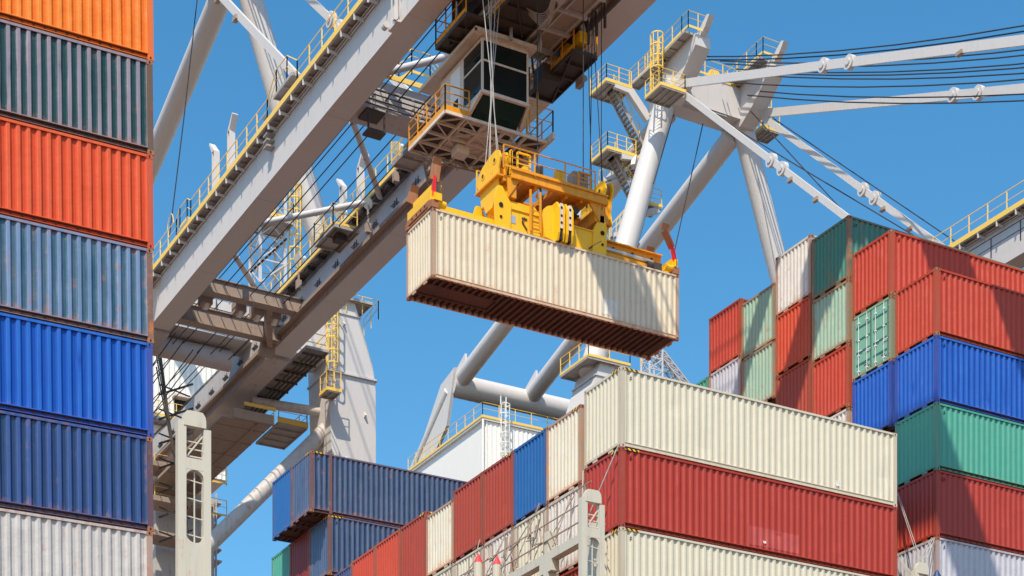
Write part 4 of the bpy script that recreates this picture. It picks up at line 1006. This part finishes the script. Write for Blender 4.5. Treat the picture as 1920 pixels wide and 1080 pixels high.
# end beams with flippers
for s, xe in ((0, 35.98), (1, 47.9)):
    sg = 1 if s == 0 else -1
    mb = MB(); mb.box((xe-.14,71.42,zb+.14),(xe+.14,73.6,zb+.72)); mb.box((xe-.02,71.42,zb+.72),(xe+.02,73.3,zb+1.05) if s == 0 else (xe+.02,73.3,zb+.8)); eb = mb.build('end_beam', M['yellow'], sp)
    mb = MB(); mb.box((xe-.16,71.30,zb+.0),(xe+.16,71.65,zb+.30)); mb.box((xe-.16,73.45,zb+.0),(xe+.16,73.75,zb+.30)); mb.box((xe-.13,71.65,zb+.02),(xe+.13,73.45,zb+.13)); mb.box((xe-sg*.145,71.5,zb+.14),(xe-sg*.165,73.6,zb+.36))
    lk = mb.build('twistlock_housing', M['rust'], eb)
    mb = MB()
    for y in (71.9,72.3,72.7,73.1): mb.tube((xe-sg*.16,y,zb+.25),(xe-sg*.17,y,zb+.25),.06,10)
    mb.build('bolt_hole', M['hole'], lk)
    mb = MB(); mb.tube((xe+sg*.1,71.45,zb+.25),(xe+sg*.55,71.45,zb+.25),.14,12); mb.box((xe-.05,71.25,zb+.3),(xe+.2*sg+.1,71.6,zb+.6)); mb.build('flipper_motor', M['yellow'], eb)
    for y, tl, hh in ((71.42, .10, 1.0), (73.55, .25 if s else .05, .75 if not s else 1.05)):
        a = Vector((xe,y,zb+.5)); k_ = a + Vector((-.15*(1 if s else .1), -.05, .55)); e = k_ + Vector((-.45 if (s and y < 72) else (.12 if not s else .15), .0, hh*.75))
        if y < 72:
            mb = MB(); mb.bar(a, k_, .13, .17); mb.bar(k_, k_+(e-k_)*.35, .11, .14); mb.build('flipper_arm', M['red'], eb)
        mb = MB(); mb.bar(k_+(e-k_)*.1, e, .05, .42, up=(1,0,0) if s == 0 else (0,1,0)); mb.bar(e, e+Vector((0,-.12,.25)), .05, .38, up=(1,0,0)); mb.build('flipper_blade', M['rust'], eb)
# centre body
mb = MB(); mb.box((39.10,Y0-.22,zb+.03),(44.25,Y0+.02,zb+.92)); mb.box((39.10,Y1-.02,zb+.03),(44.25,Y1+.22,zb+.92)); mb.box((39.40,Y0+.02,zb+.5),(44.00,Y1-.02,zb+.62))
mb.box((39.05,Y0-.27,zb+.92),(44.30,Y0+.06,zb+.97)); mb.box((39.05,Y0-.27,zb+.0),(44.30,Y0-.0,zb+.03)); mb.box((39.05,Y1-.06,zb+.92),(44.30,Y1+.27,zb+.97))
bd = mb.build('centre_body', M['yellow'], sp)
# raised left block with bevels, upright brackets left and right
for x_, dd_ in ((39.15, 1), (44.15, -1)):
    for y in (Y1+.16, Y0-.30):
        mb = MB()
        mb.prism([(x_-.22,y,zb+.0),(x_+.35*dd_+.12,y,zb+.0),(x_+.40*dd_+.1,y,zb+1.1),(x_+.08,y,zb+1.75),(x_-.12,y,zb+1.75),(x_-.28,y,zb+1.2)] if dd_ > 0 else
                 [(x_-.5,y,zb),(x_+.2,y,zb),(x_+.24,y,zb+1.2),(x_+.1,y,zb+1.7),(x_-.08,y,zb+1.7),(x_-.45,y,zb+1.0)],(0,.14,0))
        bk = mb.build('upright_bracket', M['yellow'], sp)
    mb = MB(); mb.tube((x_,Y0-.33,zb+.95),(x_,Y0-.31,zb+.95),.10,12); mb.tube((x_,Y0-.33,zb+.45),(x_,Y0-.31,zb+.45),.06,10); mb.build('pivot_hole', M['hole'], bk)
mb = MB(); mb.box((39.45,Y0-.1,zb+.97),(40.90,Y1,zb+1.35)); mb.prism([(40.90,Y0-.1,zb+.97),(41.30,Y0-.1,zb+.97),(40.90,Y0-.1,zb+1.35)],(0,1.4,0)); mb.box((39.35,Y0-.24,zb+.97),(40.10,Y0-.12,zb+1.2)); mb.build('valve_block', M['yellow'], sp)
mb = MB(); mb.box((39.65,Y0-.235,zb+.35),(39.90,Y0-.221,zb+.68)); mb.build('data_plate', M['silver'], bd)
mb = MB(); mb.box((39.60,Y0+.2,zb+1.36),(40.10,Y0+.6,zb+1.52)); mb.build('sensor_box', M['lampw'], sp)
mb = MB(); mb.box((41.10,Y0+.1,zb+1.0),(41.60,Y1-.2,zb+1.3)); mb.tube((40.70,Y0+.3,zb+1.36),(41.40,Y0+.3,zb+1.4),.12,10); mb.build('pump', M['dark'], sp)
cage_ladder((40.75,Y0-.42,zb+.12), 1.75, bd, (0,-1,0), wdt=.48, hoops=False, mat=M['orange'])
mb = MB(); mb.path([(40.30,Y0-.26,zb+.7),(40.20,Y0-.26,zb+.5),(40.45,Y0-.26,zb+.2)], .03); mb.path([(43.50,Y0-.28,zb+.15),(43.80,Y0-.28,zb+.4),(44.10,Y0-.28,zb+.6)], .03); mb.box((40.20,Y0-.25,zb+.62),(40.45,Y0-.221,zb+.7)); mb.build('hose', M['dark'], bd)
# twin-lift centre units
for k in range(2):
    x_ = 41.7 + .42*k
    mb = MB()
    P = [(x_,Y0-.62,zb-.05),(x_,Y0-.72,zb+.25),(x_,Y0-.72,zb+1.3),(x_,Y0-.55,zb+1.6),(x_,Y0+.3,zb+1.6),(x_,Y0+.5,zb+1.0),(x_,Y0+.3,zb-.02),(x_,Y0-.2,zb-.02)]
    mb.prism(P,(.09,0,0)); mb.prism([(p[0]+.26,p[1],p[2]) for p in P],(.07,0,0))
    tw = mb.build('twin_lift_unit', M['yellow'], sp)
    mb = MB(); mb.box((x_+.1,Y0-.70,zb+.45),(x_+.25,Y0-.55,zb+1.5)); mb.build('wear_plate', M['cab'], tw)
    mb = MB()
    for zz in (.68,.98,1.32): mb.tube((x_+.175,Y0-.715,zb+zz),(x_+.175,Y0-.705,zb+zz),.055,10)
    mb.box((x_+.1,Y0-.66,zb-.02),(x_+.25,Y0-.5,zb+.44)); mb.build('lock_pocket', M['hole'], tw)
# rounded yellow cheek left of the units
mb = MB(); pts = []
for k in range(9):
    a = math.pi*(.5+k/8*.5); pts.append((41.67+.55*math.cos(a), Y0-.35, zb+.95+.55*math.sin(a)))
pts += [(41.25,Y0-.35,zb+.1),(41.82,Y0-.35,zb+.0)]
mb.prism(pts,(0,.2,0)); mb.build('cheek_plate', M['yellow'], sp)
# ---- headblock
hb = thing('headblock', (41.2, 72.5, 42.6), 'yellow rope headblock with sheave plates and railing above the spreader', 'headblock')
HZ = 42.75
for s, x_ in ((0, 39.15), (1, 44.35)):
    # sheave block: a thick rounded plate box lying across the frame, sheaves inside
    P = [(71.62,42.1),(73.2,42.15),(73.32,42.8),(73.62,43.35),(73.5,43.6),(73.1,43.85),(72.4,44.02),(71.9,44.06),(71.62,43.92),(71.5,43.6),(71.66,43.2),(71.74,42.7)]
    for k, dx in enumerate((0, .36)):
        mb = MB(); mb.prism([(x_+dx,a_,b_) for a_, b_ in reversed(P)],(.07,0,0)); ck = mb.build('sheave_cheek', M['yellow'], hb)
        if k: continue
        for (yy, zz) in ((73.02,43.45),(71.98,43.66)):
            mb = MB(); mb.tube((x_-.02,yy,zz),(x_,yy,zz),.16,16); q_ = mb.build('pin_boss', M['yellow'], ck)
            mb = MB(); mb.tube((x_-.04,yy,zz),(x_-.02,yy,zz),.075,10); mb.build('pin', M['dark'], q_)
    for (yy, zz) in ((73.0,43.4),(72.1,43.62)):
        mb = MB(); mb.tube((x_+.12,yy,zz),(x_+.32,yy,zz),.42,22); mb.build('sheave', M['rust'], hb, smooth=True)
    mb = MB(); mb.box((x_+.071,71.80,42.2),(x_+.359,72.0,43.3)); mb.box((x_+.071,73.1,42.2),(x_+.359,73.3,43.2)); mb.box((x_+.071,71.75,42.16),(x_+.359,73.3,42.4)); mb.build('block_web', M['orange'], hb)
    sg = 1 if s == 0 else -1
    mb = MB(); mb.box((x_-.1 if s else x_+.44,Y0-.3,HZ-.75),(x_-.55 if s else x_+.75,Y1+.3,HZ-.2)); mb.build('cross_member', M['orange'], hb)
    mb = MB(); mb.prism([(x_+.3*sg,Y0-.35,HZ-.0),(x_+.9*sg,Y0-.35,HZ-.0),(x_+.35*sg,Y0-.35,HZ-.8)],(0,.1,0)); mb.build('knee_plate', M['orange'], hb)
    mb = MB(); mb.prism([(x_-.02,71.9,42.2),(x_-.02,73.0,42.2),(x_-.02,72.75,41.75),(x_-.02,72.15,41.75)],(.45,0,0)); mb.build('lug', M['yellow'], hb)
mb = MB(); 
for y in (Y0-.48, Y1+.28):
    mb.box((39.6,y,HZ-.02),(44.34,y+.2,HZ+.04)); mb.box((39.6,y+.07,HZ+.04),(44.34,y+.13,HZ+.34)); mb.box((39.6,y,HZ+.34),(44.34,y+.2,HZ+.40))
mb.build('side_beam', M['orange'], hb)
mb = MB(); mb.box((39.0,Y0-.27,HZ+.05),(41.1,Y1+.27,HZ+.12)); mb.box((41.6,Y0-.27,HZ+.05),(43.6,Y1+.27,HZ+.12))
for k in range(6): mb.box((39.3+.75*k,Y0-.27,HZ-.12),(39.42+.75*k,Y1+.27,HZ+.045))
mb.tube((42.9,Y0+.2,HZ-.2),(42.9,Y0+.7,HZ-.2),.18,12); mb.bar((41.0,Y0-.1,HZ-.25),(41.3,Y0+.4,HZ-.0),.1,.1); mb.build('deck_plate', M['orange'], hb)
mb = MB()
for k in range(4): mb.tube((42.6+.15*k,Y0+.9,HZ-.15),(43.4,Y0+.4+.2*k,HZ-.35),.05,6)
mb.tube((43.0,Y0+.0,HZ-.35),(43.0,Y0+.15,HZ-.35),.16,14); mb.bar((41.05,Y0-.3,HZ+.0),(41.2,Y0-.2,HZ-.45),.07,.07); mb.build('cable_gland', M['dark'], hb)
railing([(39.2,Y0-.45,HZ+.42),(43.7,Y0-.45,HZ+.42)], parent=hb, mat=M['orange'], h=.85, step=1.4, mid=(.5,), toe=.08, r=.028)
railing([(39.2,Y1+.45,HZ+.42),(43.7,Y1+.45,HZ+.42)], parent=hb, mat=M['yellow'], h=.85, step=1.4, mid=(.5,), toe=0)
# gate frame left, control cabinets
def frame(x0_, x1_, z0_, z1_, y_, w_, mat, nm):
    mb = MB(); mb.bar((x0_,y_,z0_),(x0_,y_,z1_),w_,w_); mb.bar((x1_,y_,z0_),(x1_,y_,z1_),w_,w_); mb.bar((x0_,y_,z1_),(x1_,y_,z1_),w_,w_); mb.bar((x0_,y_,(z0_+z1_)/2),(x1_,y_,(z0_+z1_)/2),w_*.6,w_*.6); mb.bar((x0_,y_,z0_+.1),(x1_,y_,z0_+.1),w_*.8,w_*.8)
    return mb.build(nm, mat, hb)
frame(39.95,40.55,HZ+.3,HZ+1.2,Y0-.3,.07,M['yellow'],'gate_frame'); frame(39.72,39.76,HZ+.3,HZ+1.3,Y0-.1,.09,M['yellow'],'gate_frame'); frame(42.95,43.55,HZ+.35,HZ+1.15,Y0-.3,.07,M['orange'],'gate_frame')
mb = MB(); mb.box((40.0,Y0+.1,HZ+.5),(40.4,Y0+.5,HZ+.8)); mb.box((40.7,Y0+.4,HZ+.4),(40.85,Y0+.6,HZ+1.2)); mb.box((40.6,Y0+.5,HZ+.8),(41.0,Y0+.9,HZ+1.1)); mb.box((41.95,Y0-.2,HZ+.35),(42.3,Y0+.1,HZ+1.05)); mb.build('cable_tub_bracket', M['yellow'], hb)
mb = MB(); mb.box((42.85,Y0-.05,HZ+.45),(43.6,Y0+.5,HZ+1.3)); mb.build('control_cabinet', M['brownsteel'], hb)
mb = MB(); mb.box((41.0,Y0-.1,HZ+.5),(41.18,Y0+.1,HZ+1.0)); mb.box((41.25,Y0-.1,HZ+.55),(41.32,Y0+.1,HZ+1.1)); mb.box((40.9,Y0,HZ+.42),(41.4,Y0+.3,HZ+.55)); mb.build('rope_socket', M['dark'], hb)
# hoist ropes, from the trolley down to the headblock sheaves
for k, (xa, xb, y_) in enumerate(((38.35,39.35,Y0+.2),(38.9,39.42,Y0+.5),(39.4,39.35,Y1-.5),(39.8,39.42,Y1-.2),(40.2,39.38,Y1+.1),(41.15,41.15,Y0+.1),
                               (43.25,43.25,Y0-.2),(43.9,44.5,Y0+.2),(44.3,44.55,Y1-.3),(44.6,44.6,Y0+.5),(44.75,44.6,Y1))):
    mb = MB(); mb.tube((xa,y_,52.0),(xb,y_,HZ+.9 if k != 5 else HZ+1.0),.021,5); mb.build('hoist_rope', M['rope'] if k > 4 else M['grate'], hb)

# ------------------------------------------------------------------ lashing bridges
def bridge_post(loc, w_, h_, label):
    r = thing('lashing_bridge', loc, label, 'lashing bridge', 'lashing bridge towers')
    x, y, z = loc; mb = MB()
    # plate seen broadside: runs in X, thin in Y
    wl, wr = w_*.25, w_*.22; t_ = .22; T = z+h_
    x1, x2 = x+wl, x+w_-wr
    mb.box((x,y,z),(x1,y+t_,T-.30)); mb.box((x2,y,z),(x+w_,y+t_,T-.44))
    n = 8; pts = [(x1-.08,y-.02,T-.42),(x2+.06,y-.02,T-.42)]
    hw = (x2-x1+.14)/2; xc = (x1+x2-.02)/2
    pts += [(xc+hw*math.cos(math.pi*k/n)*(1 if abs(math.cos(math.pi*k/n)) < .99 else 1), y-.02, T-.22+.22*min(1,1.35*math.sin(math.pi*k/n))) for k in range(n+1)]
    mb.prism(pts,(0,t_-.02,0))
    mb.box((x1,y+.005,T-1.60),(x2,y+t_-.01,T-1.29))
    def arch(zt, sgn):
        R_ = (x2-x1)/2; c_ = (x1+x2)/2; m_ = 6
        for half in (0, 1):
            P_ = [((x1 if half == 0 else x2), y+.01, zt)]
            for k in range(m_+1):
                a = math.pi/2*k/m_; P_.append((c_+(-1 if half == 0 else 1)*R_*math.cos(a), y+.01, zt-sgn*(.22-.22*math.sin(a))))
            mb.prism(P_,(0,t_-.02,0))
    arch(T-1.601, 1); arch(T-3.601, -1)
    mb.box((x1,y+.005,z),(x2,y+t_-.01,T-3.60))
    mb.build('tower_plate', M['pale'], r)
    mb = MB()
    for k in range(4): mb.bar((x1,y+t_*.6,T-1.85-.5*k),(x2,y+t_*.6,T-1.9-.5*k),.028,.028)
    mb.bar((xc+.03,y+t_*.6,T-3.6),(xc+.03,y+t_*.6,T-1.6),.035,.035)
    for k in range(3): mb.bar((x1,y+t_*.6,T-1.2+.2*k),(x2,y+t_*.6,T-1.2+.2*k),.03,.03)
    mb.bar((x1,y+t_*.5,T-1.29),(x2,y+t_*.5,T-.6),.04,.04)
    mb.build('rungs', M['pale'], r)
    return r
a = at(334,765,Y=50.8); bridge_post((a.x,50.8,a.z-6.4), .95, 6.4, 'beige lashing bridge tower with oval openings beside the left stack')
bm = at(1091,914,Y=55.75); br2 = bridge_post((bm.x,55.75,bm.z-5.2), .90, 5.2, 'pale grey lashing bridge tower with red struts behind, left of the big front stack')
bm3 = at(1716,1052,Y=55.6); bridge_post((bm3.x,55.6,bm3.z-3.6), .75, 3.6, 'pale lashing bridge tower head at the lower right corner')
# bridge deck with arches running along Y from the middle tower
r = br2
xb = 34.55
mb = MB(); zt = at(1090,985,X=xb).z
for k, y in enumerate([56.6,59.6,62.6]):
    mb.box((xb,y,zt-4),(xb+.35,y+.32,zt+(.5 if k % 2 else -.1)))
    if k < 2: mb.box((xb+.002,y+.32,zt-.55),(xb+.33,y+3.0,zt-.25)); mb.box((xb+.002,y+.32,zt-.95),(xb+.33,y+.6,zt-.55)); mb.box((xb+.002,y+2.74,zt-.95),(xb+.33,y+3.0,zt-.55))
mb.build('bridge_deck', M['pale'], r)
mb = MB()
for zz, rr in ((.15,.03),(.75,.025),(1.3,.025)): mb.tube((xb-.02,56.6,zt+zz),(xb-.02,70.5,zt+zz-.0),rr,5)
for k in range(14): mb.bar((xb-.02,57+.95*k,zt-.2),(xb-.02,57+.95*k,zt+1.3),.04,.04)
mb.build('bridge_rail', M['brownsteel'], r)
random.seed(3)
mb = MB()
for j in range(5):
    yb = 59.3+2.46*j
    for q in range(4):
        y1_ = yb+random.uniform(.1,2.2); mb.tube((xb+.1,y1_,zt-.1),(XB-.06,yb+(.1 if q % 2 else 2.3),zt+random.uniform(1.0,2.4)),.022,5)
    for q in range(5):
        y1_ = yb+random.uniform(.1,2.2); z_ = zt+random.uniform(.0,.7); mb.bar((xb-.05,y1_,z_),(xb+.02,y1_+random.uniform(-.25,.25),z_+random.uniform(.4,.8)),.055,.055); mb.tube((xb-.05,y1_,z_),(xb-.05,y1_+random.uniform(-.9,.9),z_+.1),.025,5)
mb.build('lashing_rod', M['brownsteel'], r)
# crossed lashing rods on the big stack and the right stack
mb = MB()
c0 = Vector((XB-.05,56.45,25.7)); mb.tube(c0, (XB-.75,57.5,23.2), .025, 5); mb.tube((XB-.05,58.8,25.6),(XB-.75,57.7,23.2),.025,5)
for k in range(4): mb.tube((XB-.1,57.0+.35*k,21.9),(XB-.3,57.8-.3*k,23.1),.02,5)
mb.build('lashing_rod', M['grate'], r)
r3 = [o for o in scene.objects if o.get('label','').startswith('pale lashing bridge tower head')][0]
mb = MB(); tp = Vector((XR-.06,59.7,27.9))
for q, (px_, py_) in enumerate(((1722,1050),(1727,1052))): mb.tube(at(1682+2*q,925,X=XR-.2), at(px_,py_,X=XR-.9), .015, 5)
for q in range(3): mb.tube(at(1753-3*q,1008,X=XR-.1), at(1738-6*q,1048,X=XR-.8), .015, 5)
for q in range(6): mb.tube(at(1683+2*q,1040+3*q,X=XR-.2), at(1705+3*q,1085,X=XR-.6), .015, 5)
mb.build('lashing_rod', M['grate'], r3)
# red topped fixtures on the bridge
for px_, py_, s_ in ((897,1048,.8),(932,1052,.75),(1757,1078,.9)):
    a = at(px_, py_, X=xb-.1) if px_ < 1500 else at(px_, py_, X=XR-1.2)
    f_ = thing('bridge_fixture', (a.x,a.y,a.z-1.0), 'pale post with a red cap standing on the lashing bridge, '+('left one' if px_ == 897 else 'right one') if px_ < 1500 else 'dark blue round topped fixture at the bottom edge near the right tower', 'bridge fixture')
    mb = MB(); mb.tube((a.x,a.y,a.z-1.3),(a.x,a.y,a.z-.15),.22*s_,12); mb.build('post', M['pale'], f_)
    mb = MB(); mb.tube((a.x,a.y,a.z-.15),(a.x,a.y,a.z+.18),.23*s_,12,.04*s_); mb.build('cap', M['redflag'] if px_ < 1500 else M['navy'], f_)

# ------------------------------------------------------------------ small lattice jib far behind
lj = thing('lattice_jib', at(1240,700,Y=190), 'small grey lattice crane jib far behind, above the cream top container', 'crane jib')
mb = MB(); a0 = at(1208,708,Y=190); 
def lat(mb, p, q, w_, n_):
    p, q = Vector(p), Vector(q); cs_ = [Vector((dx*w_,dy*w_,0)) for dx, dy in ((-1,-1),(1,-1),(1,1),(-1,1))]
    for o_ in cs_: mb.bar(p+o_, q+o_, .16, .16)
    for k in range(n_):
        A, B = p+(q-p)*(k/n_), p+(q-p)*((k+1)/n_)
        for i in range(4): mb.bar(A+cs_[i], B+cs_[(i+1)%4], .1, .1); mb.bar(B+cs_[i], B+cs_[(i+1)%4], .1, .1)
lat(mb, at(1222,720,Y=190), at(1222,655,Y=190), .9, 3)
mb.build('mast', M['crane'], lj)
mb = MB(); lat(mb, at(1232,660,Y=190), at(1290,735,Y=190), .6, 6); mb.build('jib', M['crane_old'], lj)

# painted-out lettering on containers
patch(crim, 5.3, 7.6, .28, .95, plain('faded_red_patch', (.42,.055,.042), .45)); 
patch(hang, 8.05, 8.75, .32, 1.0, plain('pale_patch', (.66,.62,.54), .45)); patch(crm, 9.2, 9.6, .3, .5, plain('pale_patch2', (.66,.66,.62), .45)); patch(crim, 5.95, 6.1, .42, .50, M['hazy'])

for o in scene.objects:
    if '_o' in o: del o['_o']
